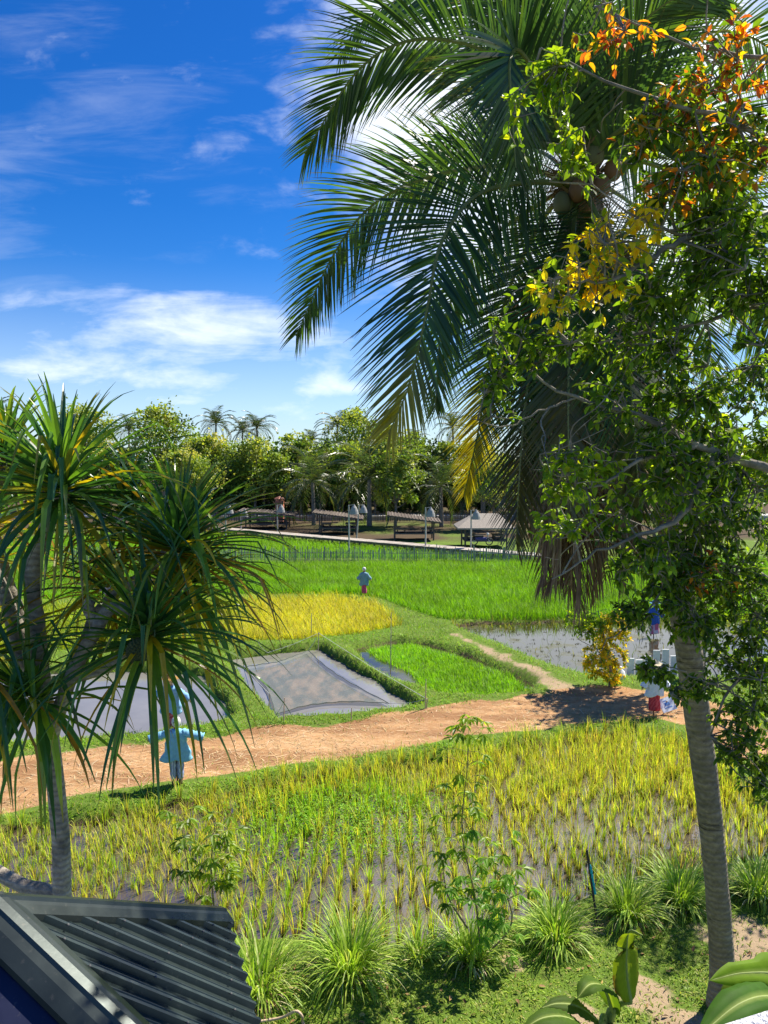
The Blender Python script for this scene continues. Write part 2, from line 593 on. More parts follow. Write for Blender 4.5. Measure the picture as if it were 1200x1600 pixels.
bias = masks(((-.22, .175, .20, .040, .27), (-.44, .205, .18, .022, .12), (-.16, .06, .25, .03, .18), (-.40, .11, .25, .03, .22), (-.2, .14, .36, .07, .10)))
bias2 = masks(((-.27, .076, .075, .016, .28), (-.07, .090, .06, .018, .30), (-.02, .135, .08, .026, .24), (-.40, .13, .04, .015, .2), (-.15, .05, .2, .012, .2), (.06, .43, .16, .12, .40), (.02, .60, .12, .07, .36), (.34, .45, .26, .34, .52), (.24, .235, .17, .075, .45)))
suv = nd(nt, 'ShaderNodeCombineXYZ', {0: su, 1: sw, 2: 0.}).outputs[0]
c1 = nd(nt, 'ShaderNodeTexNoise', {'Vector': vmap(suv, (.3, .2, 0), R(-9), (3.6, 17, 1)), 'Scale': 1.0, 'Detail': 10, 'Roughness': .62, 'Distortion': .45}).outputs[0]
c2 = nd(nt, 'ShaderNodeTexNoise', {'Vector': vmap(suv, (2.3, 1.2, 0), 0, (9, 17, 1)), 'Scale': 1.0, 'Detail': 8, 'Roughness': .58, 'Distortion': .3}).outputs[0]
c3 = nd(nt, 'ShaderNodeTexNoise', {'Vector': vmap(g, (.4, .1, .2), 0, (2, 2, 3)), 'Scale': 1.0, 'Detail': 3}).outputs[0]
den = cmath('ADD', cmath('ADD', cmath('MULTIPLY', c1, .62), cmath('MULTIPLY', c2, .38)), bias)
den2 = cmath('ADD', cmath('ADD', cmath('MULTIPLY', c2, .8), cmath('MULTIPLY', c1, .2)), bias2)
cl1 = nd(nt, 'ShaderNodeMapRange', {0: den, 1: .60, 2: 1.02, 3: 0., 4: .95}, interpolation_type='SMOOTHSTEP').outputs[0]
cl2 = nd(nt, 'ShaderNodeMapRange', {0: den2, 1: .56, 2: 1.0, 3: 0., 4: .9}, interpolation_type='SMOOTHSTEP').outputs[0]
veil = nd(nt, 'ShaderNodeMapRange', {0: cmath('ADD', c1, cmath('MULTIPLY', c3, .6)), 1: .82, 2: 1.16, 3: 0., 4: .14}, interpolation_type='SMOOTHSTEP').outputs[0]
lowv = nd(nt, 'ShaderNodeMapRange', {0: sp.outputs[2], 1: .25, 2: -.01, 3: 0., 4: .36}, interpolation_type='SMOOTHSTEP').outputs[0]
cl = cmath('MAXIMUM', cmath('MAXIMUM', cmath('MAXIMUM', cl1, cl2), veil), lowv)
hs = nd(nt, 'ShaderNodeHueSaturation', {'Hue': .505, 'Saturation': 1.32, 'Value': .95, 'Color': sky.outputs[0]})
tfac = nd(nt, 'ShaderNodeMapRange', {0: sp.outputs[2], 1: .0, 2: .30, 3: 0., 4: 1.}).outputs[0]
tintn = mixc(nt, 1, hs.outputs[0], mixc(nt, tfac, (.46, .68, .98), (.17, .56, .90)), 'MULTIPLY')
skyc = mixc(nt, cl, tintn, (7.4, 7.8, 8.4))
bg = nd(nt, 'ShaderNodeBackground', {'Color': skyc, 'Strength': .085})
nt.links.new(bg.outputs[0], wo.inputs[0])

sl = bpy.data.lights.new('sun', 'SUN')
sl.energy = 4.9
sl.angle = R(.53)
sl.color = (1.0, .93, .80)
so = bpy.data.objects.new('sun', sl)
COL.objects.link(so)
so.rotation_euler = SUNV.to_track_quat('Z', 'Y').to_euler()

cd = bpy.data.cameras.new('camera')
co = bpy.data.objects.new('camera', cd)
COL.objects.link(co)
co.location = (0, 0, HC)
co.rotation_euler = (PI / 2 - PITCH, 0, 0)
cd.sensor_fit = 'VERTICAL'
cd.sensor_height = 24
cd.sensor_width = 18
cd.lens = FPX / 1600 * 24
cd.clip_start = .05
cd.clip_end = 3000
S.camera = co
S.view_settings.view_transform = 'Standard'
S.view_settings.look = 'None'
S.view_settings.exposure = .98
S.view_settings.gamma = 1
S.render.film_transparent = False
S.cycles.max_bounces = 8
S.cycles.transparent_max_bounces = 12

# ------------------------------------------------------------------ terrain
ny, nu = 760, 460


def bare_f(P):
    b = ss(.4, .9, vnoise(P, 1.1, 8)) * .6
    for x, y, r_ in ((1010, 1548, .55), (1165, 1470, .7), (800, 1505, .35), (900, 1590, .35), (1060, 1600, .45)):
        c = gp(x, y, 0)[:2]
        b = np.maximum(b, ss(1.15, .45, np.hypot(*(P - c).T) / r_ + .45 * vnoise(P, .5, 41)))
    return b


ys = np.exp(np.linspace(math.log(1.5), math.log(900), ny))
us = np.linspace(-1.5, 1.5, nu)
YY, UU = np.meshgrid(ys, us, indexing='ij')
P2 = np.stack([(UU * YY).ravel(), YY.ravel()], 1)
Z = ground_z(P2)
sp_ = sdf(P2, PATH)
dirt = ss(.25, -.25, sp_ + .25 * vnoise(P2, .9, 6))
lawn = ss(17, 12, P2[:, 1]) * ss(.15, .6, sdf(P2, NEAR))
bare = lawn * bare_f(P2)
mud_and_shade = np.zeros(len(P2))
for q in (NEAR, LEFTP, NETP, SEED, RIGHTP, YEL, GREEN, GREEN2): mud_and_shade = np.maximum(mud_and_shade, ss(.05, -.3, sdf(P2, q)))
pale = ss(.3, -.35, sdf(P2, TRACK) + .3 * vnoise(P2, .5, 9)) * .8
pale = np.maximum(pale, bare * .9)
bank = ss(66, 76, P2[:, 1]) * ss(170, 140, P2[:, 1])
mud_and_shade = np.maximum(mud_and_shade, bank * (.66 + .3 * vnoise(P2, 3.5, 14)))  # tree shade over the far bank put into the colour, with brown leaf litter
gi, gj = np.meshgrid(np.arange(ny - 1), np.arange(nu - 1), indexing='ij')
a0 = (gi * nu + gj).ravel()
FQ = np.stack([a0, a0 + 1, a0 + nu + 1, a0 + nu], 1)
inp = sp_[FQ].mean(1) < 0
Vt = np.column_stack([P2, Z])
Ct = np.column_stack([dirt, mud_and_shade, pale])


def submesh(name, F, kind):
    u, inv = np.unique(F, return_inverse=True)
    o = MB().add(Vt[u], inv.reshape(F.shape), Ct[u]).build(name, M['ground'], smooth=True)
    return tag(o, kind=kind)


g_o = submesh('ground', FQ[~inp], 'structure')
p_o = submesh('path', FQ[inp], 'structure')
back = MB().add([[-40, -60, 0], [40, -60, 0], [2.25, 1.5, 0], [-2.25, 1.5, 0]], np.array([[0, 1, 2, 3]]), (0, 0, 0)).build('ground', M['ground'])
tag(back, kind='structure')


def sheet(name, q, z, mat, grow=.6):
    c = q.mean(0)
    d = q - c
    q2 = c + d * (1 + grow / np.linalg.norm(d, axis=1, keepdims=True))
    V = np.column_stack([q2, np.full(len(q2), z)])
    o = MB().add(V, np.arange(len(q2))[None]).build(name, mat)
    # n-gon faces of a hollow outline: split into triangles safely
    return tag(o, kind='structure')


sheet('water', NEAR, -.25, M['water_brown'], .25)
sheet('water', LEFTP, -.34, M['water_grey'], .25)
sheet('water', NETP, -.34, M['water_grey'], .25)
sheet('water', SEED, -.25, M['water_olive'], .2)
sheet('water', RIGHTP, -.25, M['water_olive'], .3)

# far road and its verge
zr = .75
rd = MB()
rd.add([[-70, 92.4, zr], [75, 92.4, zr], [75, 97.2, zr], [-70, 97.2, zr]], np.array([[0, 1, 2, 3]]), (.50, .48, .45))
V, F = box((2, 92.2, zr - .2), (145, .35, .6))
rd.add(V, F, (.45, .43, .40))
tag(rd.build('road', M['paint']), kind='structure')

# ------------------------------------------------------------------ grass, rice (nobody could count these)


def scatter_poly(q, dens, shrink=0.0, r=None):
    r = r or rng
    lo, hi = q.min(0), q.max(0)
    lo = np.maximum(lo, (-34, 0)); hi = np.minimum(hi, (34, 80))
    n = int(dens * np.prod(hi - lo))
    P = lo + r.random((n, 2)) * (hi - lo)
    P = P[np.abs(P[:, 0]) < P[:, 1] * .56 + 1.5]
    return P[sdf(P, q) < -shrink]


def grow(name, P, mat, cols, wts, ln, wd, el=(70, 88), bend=(.3, 1.2), segs=3, z0=0.0, tipcol=None, tipmix=.0, label=None, jit=.25, hvar=None):
    n = len(P)
    z = ground_z(P) + z0
    root = np.column_stack([P, z])
    L = ln[0] + (ln[1] - ln[0]) * rng.random(n)
    if hvar is not None: L = L * hvar
    Wd = wd[0] + (wd[1] - wd[0]) * rng.random(n)
    V, F, bi, bt = blades(root, rng.random(n) * 2 * PI, R(1) * (el[0] + (el[1] - el[0]) * rng.random(n)), bend[0] + (bend[1] - bend[0]) * rng.random(n), L, Wd, segs)
    C = (pal(cols, wts, n, jit) * (1 + .20 * vnoise(P, 2.6, 61) + .14 * vnoise(P, .8, 62))[:, None])[bi]
    if tipcol is not None: C = C + (np.asarray(tipcol) - C) * (tipmix * bt[:, None] ** 2)
    o = MB().add(V, F, C).build(name, mat)
    tag(o, label, None, None, 'stuff')
    return o


# young green rice beyond
Pg = scatter_poly(GREEN, 210)
hv = 1 + .16 * vnoise(Pg, 2.2, 11) + .10 * vnoise(Pg, .7, 15)
grow('green_rice', Pg, M['rice'], [(.13, .33, .010), (.19, .42, .014), (.085, .24, .010)], [3, 3, 2], (.5, .78), (.008, .015), (62, 88), (.2, 1.1), 3, .0, (.33, .50, .02), .4,
     'bright green young rice filling the far field behind the golden plot', hvar=hv)
grow('green_rice', scatter_poly(GREEN2, 90), M['rice'], [(.13, .33, .010), (.19, .42, .014)], [1, 1], (.5, .8), (.012, .02), (62, 88), (.2, 1.0), 3, .0, (.33, .50, .02), .4,
     'bright green rice strip between the bamboo fence and the boardwalk')
Py = scatter_poly(YEL, 230)
left = ss(-6, -9, Py[:, 0])
Py1, Py2 = Py[rng.random(len(Py)) > left * .75], None
grow('golden_rice', Py1, M['rice'], [(.56, .50, .03), (.47, .50, .03), (.34, .45, .025), (.62, .53, .09)], [3, 3, 2, 1], (.45, .75), (.007, .012), (60, 88), (.5, 1.7), 3, 0, (.75, .60, .05), .5,
     'golden yellow ripening rice in the plot beyond the net pond', hvar=1 + .1 * vnoise(Py1, 1.6, 12))
Pl = Py[(rng.random(len(Py)) < left * .6)]
grow('ripening_rice', Pl, M['rice'], [(.34, .42, .03), (.22, .36, .02)], [1, 1], (.5, .8), (.012, .022), (60, 88), (.5, 1.6), 3, 0, label='yellow green rice behind the pandanus trunk')
Ps = scatter_poly(SEEDR, 560)
grow('rice_seedlings', Ps, M['rice'], [(.16, .40, .010), (.24, .50, .014), (.12, .32, .010)], [3, 3, 1], (.26, .42), (.008, .015), (62, 88), (.3, 1.2), 3, 0, (.34, .52, .02), .4,
     'dense bright green rice seedlings in the small banked plot')

# turf on the bunds and banks
nn = 360000
u = (rng.random(nn) * 2 - 1) * .58
y = np.exp(math.log(13.2) + rng.random(nn) * (math.log(60) - math.log(13.2)))
P = np.column_stack([u * y, y])
dmin = np.full(nn, 9.0)
for q in (NEAR, LEFTP, NETP, SEED, RIGHTP, YEL, GREEN, GREEN2): dmin = np.minimum(dmin, sdf(P, q))
dp = sdf(P, PATH) + .2 * vnoise(P, .6, 21) + .2 * vnoise(P, .25, 22)
tr = sdf(P, TRACK)
keep = (dmin > -.22 + .12 * vnoise(P, .5, 23)) & (dp > .05) & ((tr > .1) | (rng.random(nn) < .12))
keep &= (rng.random(nn) < .9 - .35 * ss(-.3, .6, vnoise(P, 1.1, 24)))
P = P[keep]
clump = .75 + .5 * ss(-.5, .8, vnoise(P, .45, 25))
wsc = .6 + P[:, 1] / 30
o = grow('grass', P, M['grass'], [(.17, .34, .018), (.25, .42, .02), (.31, .40, .035), (.36, .34, .08)], [4, 4, 2, 1], (.05, .14), (.007, .015), (30, 85), (.4, 1.6), 2, -.01,
         label='short green grass on the bunds and banks', hvar=clump * wsc)
# grass creeping over the path edges
nn = 26000
u = (rng.random(nn) * 2 - 1) * .58
y = 16 + rng.random(nn) * 11
P = np.column_stack([u * y, y])
dp = sdf(P, PATH)
P = P[(dp < .1) & (rng.random(nn) < np.maximum(np.exp(dp * 2.0), .22 * ss(.15, .6, vnoise(P, .8, 44))) * .8 * (.4 + ss(0, .6, vnoise(P, .5, 26))))]
grow('grass', P, M['grass'], [(.20, .32, .03), (.32, .33, .07), (.15, .26, .02)], [2, 1, 2], (.05, .14), (.006, .012), (25, 80), (.3, 1.4), 2, -.01, label='sparse grass creeping over the edges of the sandy path')
# straw litter lying on the path
P = scatter_poly(PATH, 70)
P = P[np.abs(P[:, 0]) < 14]
P = P[rng.random(len(P)) < .25 + .75 * ss(-.2, .6, vnoise(P, 1.6, 27))]
grow('straw', P, M['dry'], [(.55, .40, .22), (.42, .28, .13), (.65, .52, .32)], [2, 2, 1], (.12, .38), (.004, .009), (1, 9), (.0, .2), 2, .012, label='dry straw littering the sandy path')

n = 900
P = np.column_stack([-13 + 24 * rng.random(n), 15 + 12 * rng.random(n)])
P = P[sdf(P, PATH) < -.05]
pos = np.column_stack([P, ground_z(P)])
oct_ = np.array([[1, 0, 0], [-1, 0, 0], [0, 1, 0], [0, -1, 0], [0, 0, .7], [0, 0, -.6], [.6, .6, .3], [-.6, .5, .25]], float)
V, F = place(oct_, [np.array([[0, 6, 4], [6, 2, 4], [2, 7, 4], [7, 1, 4], [1, 3, 4], [3, 0, 4], [0, 3, 5], [3, 1, 5], [1, 2, 5], [2, 0, 5], [0, 2, 6], [2, 1, 7]])], pos, frames(rng.normal(0, 1, (len(P), 3))), .012 + .035 * rng.random(len(P)) ** 3)
tag(MB().add(V, F, np.repeat(pal([(.30, .17, .09), (.38, .27, .17), (.22, .12, .07)], [2, 1, 1], len(P)), 8, 0)).build('clods', M['dry']), 'small clods of earth and pebbles on the sandy path', None, None, 'stuff')

# lawn in front
nn = 110000
y = 8.6 + rng.random(nn) * 7.0
x = -6.5 + rng.random(nn) * 16
P = np.column_stack([x, y])
P = P[np.abs(x) < y * .56 + .6]
dn = sdf(P, NEAR)
br = bare_f(P)
k = (dn > -.05) & (rng.random(len(P)) > br * .8) & (P[:, 1] < 16.5) & (sdf(P, PATH) > 0)
P = P[k]
grow('lawn_grass', P, M['grass'], [(.20, .31, .025), (.29, .38, .035), (.40, .40, .10), (.14, .23, .02)], [4, 4, 2, 2], (.03, .10), (.006, .013), (10, 75), (.3, 1.6), 2, -.005,
     label='low weedy turf in front of the near paddy', hvar=.7 + .7 * ss(-.5, .8, vnoise(P, .5, 28)))
# green weeds floating in the middle of the near paddy
wc = gp(520, 1275, -.25)[:2]
n = 9000
P = wc + rng.normal(0, 1, (n, 2)) * (1.15, .95)
P = P[(sdf(P, NEAR) < -.15) & (rng.random(n) < .35 + .9 * ss(-.1, .5, vnoise(P, .55, 29)))]
pos = np.column_stack([P, np.full(len(P), -.26) + rng.random(len(P)) * .22])
D = np.column_stack([rng.normal(0, 1, (len(P), 2)), rng.random(len(P)) * .8])
V, F = place(LEAF_V, LEAF_F, pos, frames(D), .05 + .05 * rng.random(len(P)))
C = np.repeat(pal([(.17, .38, .01), (.25, .46, .015), (.11, .26, .01)], [2, 2, 1], len(P)), len(LEAF_V), 0)
tag(MB().add(V, F, C).build('water_weed', M['grass']), 'leafy bright green weed spreading in the middle of the near paddy', None, None, 'stuff')
n = 900
P = np.column_stack([-5.5 + 13 * rng.random(n), 9 + 6 * rng.random(n)])
P = P[(sdf(P, NEAR) > .1) & (np.abs(P[:, 0]) < P[:, 1] * .56)]
pos = np.column_stack([P, ground_z(P) + .025 + .02 * rng.random(len(P))])
D = np.column_stack([rng.normal(0, 1, (len(P), 2)), rng.normal(0, .25, len(P))])
V, F = place(LEAF_V, LEAF_F, pos, frames(D, rng.normal(0, .6, len(P))), .05 + .06 * rng.random(len(P)))
tag(MB().add(V, F, np.repeat(pal([(.30, .19, .08), (.20, .11, .05), (.42, .33, .10), (.30, .28, .06)], [2, 2, 1, 1], len(P)), len(LEAF_V), 0)).build('fallen_leaves', M['dry']), 'dry brown leaves fallen on the turf', None, None, 'stuff')

# ------------------------------------------------------------------ rice clumps of the near paddy
def clump_mb(mb, base, r, tone, hs=1.0, nb=None):
    n = nb or int(r.integers(13, 19))
    a = r.random(n) * 2 * PI
    root = np.column_stack([base[0] + .03 * np.cos(a), base[1] + .03 * np.sin(a), np.full(n, base[2])])
    L = (.36 + .35 * r.random(n)) * hs
    V, F, bi, bt = blades(root, a + r.normal(0, .5, n), R(1) * (74 + 15 * r.random(n)), .2 + 1.9 * r.random(n) ** 1.6, L, .005 + .0055 * r.random(n), 5, 2.6)
    cols = [[(.42, .56, .04), (.58, .60, .07), (.30, .46, .03), (.64, .56, .18)], [(.28, .52, .02), (.40, .58, .03), (.52, .57, .07)], [(.62, .61, .07), (.52, .58, .05), (.40, .53, .04), (.56, .44, .10)]][tone]
    C = pal(cols, np.ones(len(cols)), n, .25, r)[bi]
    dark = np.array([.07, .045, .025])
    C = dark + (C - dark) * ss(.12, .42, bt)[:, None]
    mb.add(V, F, C)
    m = 7
    a = r.random(m) * 6.28
    root = np.column_stack([base[0] + .022 * np.cos(a), base[1] + .022 * np.sin(a), np.full(m, base[2])])
    V, F, bi, bt = blades(root, a, R(1) * (80 + 9 * r.random(m)), .05 + .3 * r.random(m), .30 * hs * (.7 + .5 * r.random(m)), np.full(m, .0095), 2, 1.5)
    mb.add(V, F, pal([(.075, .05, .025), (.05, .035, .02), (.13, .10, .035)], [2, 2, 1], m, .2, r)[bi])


r0 = np.random.default_rng(21)
variants = []
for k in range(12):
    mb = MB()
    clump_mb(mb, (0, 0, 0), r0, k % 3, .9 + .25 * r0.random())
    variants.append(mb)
X0, Y0 = NEAR.min(0), NEAR.max(0)
gx, gy = np.meshgrid(np.arange(-13, 13, .27), np.arange(11.5, 22, .30))
P = np.column_stack([gx.ravel(), gy.ravel()])
jit = .022 + .05 * ss(15.5, 17.5, P[:, 1:2])
P = P + r0.normal(0, 1, P.shape) * jit + np.column_stack([.05 * vnoise(P, 2.5, 31), .05 * vnoise(P, 1.5, 32)])
P = np.concatenate([P, P[r0.random(len(P)) < np.maximum(.85 * ss(15.8, 17.6, P[:, 1]), .5 * ss(-2.5, -4.5, P[:, 0]))] + (.135, .15)])
P = P[(sdf(P, NEAR) < -.12) & (np.abs(P[:, 0]) < P[:, 1] * .53 + .3)]
gap = ss(.2, .65, vnoise(P, 1.3, 33)) * .38 * ss(18.5, 15.5, P[:, 1]) + .05
P = P[r0.random(len(P)) > gap]
zc_ = np.maximum(ground_z(P), -.36) - .02
hz = 1.0 + .15 * vnoise(P, 2, 34) + .12 * ss(15, 19, P[:, 1])
# hidden behind the shed roof: skip
px_ = 600 + P[:, 0] / P[:, 1] * FPX
py_ = 718 + 7.6 / P[:, 1] * FPX
vis = ~((px_ < 330) & (py_ > 1430))
P, zc_, hz = P[vis], zc_[vis], hz[vis]
order = np.argsort(P[:, 1])
near_i, far_i = order[:290], order[290:]
protos = []
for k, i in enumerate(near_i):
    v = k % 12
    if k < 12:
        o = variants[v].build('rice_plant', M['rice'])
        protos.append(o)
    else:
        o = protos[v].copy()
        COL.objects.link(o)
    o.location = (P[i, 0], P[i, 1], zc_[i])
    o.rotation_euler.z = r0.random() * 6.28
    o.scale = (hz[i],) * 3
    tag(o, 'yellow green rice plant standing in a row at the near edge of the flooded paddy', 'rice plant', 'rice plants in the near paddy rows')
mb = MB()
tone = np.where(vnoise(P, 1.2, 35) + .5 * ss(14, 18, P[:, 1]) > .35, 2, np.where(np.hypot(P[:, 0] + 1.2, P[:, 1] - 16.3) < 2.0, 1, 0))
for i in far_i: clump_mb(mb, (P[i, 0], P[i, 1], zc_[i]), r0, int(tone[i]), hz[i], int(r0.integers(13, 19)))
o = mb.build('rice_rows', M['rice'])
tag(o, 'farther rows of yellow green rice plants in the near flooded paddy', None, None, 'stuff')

# short tufts in the flooded right paddy
tv = []
for k in range(5):
    mb = MB()
    n = 14
    a = r0.random(n) * 6.28
    V, F, bi, bt = blades(np.column_stack([.05 * np.cos(a), .05 * np.sin(a), np.zeros(n)]), a, R(1) * (35 + 50 * r0.random(n)), .3 + r0.random(n), .06 + .05 * r0.random(n), np.full(n, .013), 2)
    mb.add(V, F, pal([(.03, .03, .012), (.05, .05, .018), (.022, .025, .012)], [1, 1, 1], n, .3, r0)[bi])
    tv.append(mb)
gx, gy = np.meshgrid(np.arange(1.5, 19, .5), np.arange(26, 38, .72))
Q = np.column_stack([gx.ravel(), gy.ravel()])
Q = Q + r0.normal(0, .13, Q.shape)
Q = Q[(sdf(Q, RIGHTP) < -.3) & (np.abs(Q[:, 0]) < Q[:, 1] * .50)]
Q = Q[np.argsort(Q[:, 1] + .02 * Q[:, 0])][:230]
pr = []
for k in range(len(Q)):
    if k < 5:
        o = tv[k].build('rice_tuft', M['grass'])
        pr.append(o)
    else:
        o = pr[k % 5].copy()
        COL.objects.link(o)
    o.location = (Q[k, 0], Q[k, 1], -.28)
    o.rotation_euler.z = r0.random() * 6.28
    o.scale = (1, 1, .8 + .5 * r0.random())
    tag(o, 'small dark rice tuft dotting the bright water of the right paddy', 'rice tuft', 'tufts in the flooded right paddy')
# thin standing rice along the far edge of that paddy
Pq = scatter_poly(RIGHTP, 40)
Pq = Pq[(Pq[:, 1] > 35.2) | (rng.random(len(Pq)) < .06)]
grow('sparse_rice', Pq, M['rice'], [(.13, .20, .02), (.20, .21, .04)], [1, 1], (.3, .6), (.01, .02), (60, 88), (.3, 1.3), 3, 0, label='thin rice shoots along the far edge of the flooded right paddy')


# ------------------------------------------------------------------ lemongrass clumps
def grass_clump(px, py, h, n, dryness, label, spread=.2):
    b = gp(px, py, 0)
    b[2] = ground_z(b[None])[0] - .02
    h *= .86
    t = thing('lemongrass_clump', label, 'lemongrass', b, 'lemongrass clumps along the paddy edge')
    r = np.random.default_rng(int(px))
    a = r.random(n) * 6.28
    rr = spread * np.sqrt(r.random(n))
    n = n * 3 // 4
    a, rr = a[:n], rr[:n]
    root = np.column_stack([b[0] + rr * np.cos(a), b[1] + rr * np.sin(a), np.full(n, b[2])])
    lean = r.random(n)
    V, F, bi, bt = blades(root, a + r.normal(0, .5, n), R(1) * (90 - 50 * lean - 8 * r.random(n)), .6 + 2.7 * r.random(n) * (.35 + lean), h * (.6 + .55 * r.random(n)), .0085 + .0075 * r.random(n), 7, 1.7)
    C = pal([(.30, .44, .05), (.42, .54, .08), (.20, .33, .04), (.54, .56, .24)], [4, 3, 2, 1], n, .25, r)[bi]
    MB().add(V, F, C).build('blades', M['grass'], t)
    m = int(n * dryness)
    a = r.random(m) * 6.28
    rr = spread * 1.1 * np.sqrt(r.random(m))
    root = np.column_stack([b[0] + rr * np.cos(a), b[1] + rr * np.sin(a), np.full(m, b[2])])
    V, F, bi, bt = blades(root, a + r.normal(0, .6, m), R(1) * (15 + 60 * r.random(m)), .8 + 1.6 * r.random(m), h * (.3 + .4 * r.random(m)), .005 + .006 * r.random(m), 5, 1.6)
    C = pal([(.40, .28, .13), (.26, .15, .07), (.58, .50, .32)], [1, 1, 2], m, .25, r)[bi]
    MB().add(V, F, C).build('dead_blades', M['dry'], t)
    return t


grass_clump(405, 1545, 1.15, 430, .55, 'bushy lemongrass clump with brown dry base beside the metal roof', .3)
grass_clump(548, 1520, 1.25, 560, .22, 'large pale green lemongrass clump spraying out right of the roof', .22)
grass_clump(735, 1500, .95, 300, .35, 'dark shaded lemongrass clump at the foot of the tall sapling', .2)
grass_clump(868, 1475, 1.0, 430, .25, 'lemongrass clump left of the blue taped pole', .2)
grass_clump(980, 1432, 1.05, 440, .25, 'lemongrass clump just right of the blue taped pole', .2)
grass_clump(1062, 1410, 1.1, 480, .2, 'tall lemongrass clump left of the coconut trunk', .24)
grass_clump(1185, 1400, 1.0, 450, .2, 'bright lemongrass clump right of the coconut trunk', .26)
grass_clump(655, 1490, .6, 120, .2, 'small thin lemongrass clump between the large clump and the sapling', .16)


# ------------------------------------------------------------------ coconut palm
def frond_mb(P, leaflen, n, r, cols, wts, tipcol=None, tipfrom=.6, droop=.75, side=None, rach=.035, width=.02, segs=5, dead=False, mb=None, start=.14, va=1.0, twist=0.0):
    """a feather leaf along the points P with n leaflets on each side"""
    mb = mb or MB()
    K = 30
    C = spline(P, K)
    rr = np.linspace(rach, .005, K)
    V, F = tube(C, rr, 5 if rach > .02 else 4)
    mb.add(V, F, (.16, .11, .06) if dead else (.24, .26, .07))
    T = nrm(np.gradient(C, axis=0))
    if side is None:
        hd = C[int(K * .75)] - C[0]
        side = np.cross(hd, [0, 0, 1.0])
        side = nrm(side) if np.linalg.norm(side) > .2 else np.array([1.0, 0, 0])
    side = np.asarray(side, float)
    sideA = np.tile(side, (K, 1)) if side.ndim == 1 else side
    if twist:
        vd = nrm(C - np.array([0, 0, HC]))
        si = nrm(np.cross(T, vd))
        si = si * np.where((si * np.cross(T, vd)).sum(-1, keepdims=True) < 0, -1, 1)
        if (si * sideA).sum() < 0: sideA = -sideA
        sideA = nrm(sideA * (1 - twist) + si * twist)
    for sg in (-1, 1):
        t = np.linspace(start, .995, n) + r.normal(0, .002, n)
        t = np.clip(t, 0, .999)
        f = t * (K - 1)
        i = np.minimum(f.astype(int), K - 2)
        w = (f - i)[:, None]
        B0 = C[i] * (1 - w) + C[i + 1] * w
        Tt = nrm(T[i] * (1 - w) + T[i + 1] * w)
        Sx = sideA[i] * (1 - w) + sideA[i + 1] * w
        Sd = nrm(Sx - Tt * (Tt * Sx).sum(-1, keepdims=True))
        Nn = np.cross(Sd, Tt)
        if Nn[:, 2].mean() < 0: Nn = -Nn
        al = R(1) * (62 - 40 * t ** 1.6) + r.normal(0, .05, n)
        D = Tt * np.cos(al)[:, None] + sg * Sd * np.sin(al)[:, None] + Nn * (.22 + r.normal(0, .07, n))[:, None]
        D = nrm(D)
        L = leaflen * (.5 + .5 * np.sin(np.clip(t / .45, 0, 1) * PI / 2)) * np.clip(1.25 - .95 * t ** 2.2, .28, 1) * (1 + r.normal(0, .05, n))
        s = np.linspace(0, 1, segs + 1)
        dr = droop * (.7 + .6 * r.random(n))
        if dead: dr = dr * 3
        pts = [B0]
        for k in range(segs):
            sm = (k + .5) / segs
            Dk = nrm(D + dr[:, None] * sm ** 1.4 * np.array([0, 0, -1.0]))
            pts.append(pts[-1] + Dk * (L / segs)[:, None])
        Pp = np.stack(pts, 1)
        Dl = nrm(np.gradient(Pp, axis=1))
        ro = .5 * va
        Bv = (Tt * math.cos(ro) + Nn * math.sin(ro))[:, None]
        Bv = nrm(Bv - Dl * (Dl * Bv).sum(-1, keepdims=True))
        prof = np.clip(.5 + s * 3, 0, 1) * np.clip(1.06 - s ** 1.7, .05, 1)
        Wd = width * (1 + r.normal(0, .1, n))[:, None] * prof[None] * np.clip(1.2 - .6 * t, .4, 1)[:, None]
        V, F, wv = ribbons(Pp, Wd, Bv)
        c = pal(cols, wts, n, .2, r)
        if tipcol is not None:
            k = ss(tipfrom, min(1.0, tipfrom + .25), t)[:, None]
            c = c * (1 - k) + np.asarray(tipcol) * (1 + r.normal(0, .12, (n, 1))) * k
        c = np.repeat(c[:, None], segs + 1, 1)
        br = (.16, .10, .045) if not dead else (.10, .07, .05)
        e = (ss(.82, 1.0, s) * .7)[None, :, None]
        c = c * (1 - e) + np.asarray(br) * e
        mb.add(V, F, np.repeat(c, wv, 1).reshape(-1, 3))
    return mb


DC = 8.7


def pxs(pts, d0=DC):
    return np.array([at(x, y, d0 + dz) for x, y, dz in pts])


cb = gp(1128, 1572, 0)
cb[2] = ground_z(cb[None])[0]
palm = thing('coconut_palm', 'tall coconut palm leaning left with a skirt of dead brown fronds', 'coconut palm', cb)
tp = spline([cb + (0, 0, -.1), at(1127, 1480, cb[1] - .1), at(1112, 1300, cb[1] - .5), at(1090, 1120, cb[1] - .95), at(1066, 945, cb[1] - 1.4), at(1030, 720, 9.25), at(975, 480, 8.95), at(905, 300, DC)], 46)
tr_ = np.interp(np.linspace(0, 1, 46), [0, .05, .2, .6, .9, 1], [.22, .165, .150, .155, .15, .20]) * (1 + .025 * np.sin(np.arange(46) * 2.1))
V, F = tube(tp, tr_, 18)
MB().add(V, F, (.3, .25, .2)).build('trunk', M['coco_bark'], palm, True)
G1, G2, G3 = (.042, .088, .036), (.060, .122, .038), (.095, .165, .028)
YT = (.42, .33, .02)
rp = np.random.default_rng(5)
CR = (900, 290, 0)
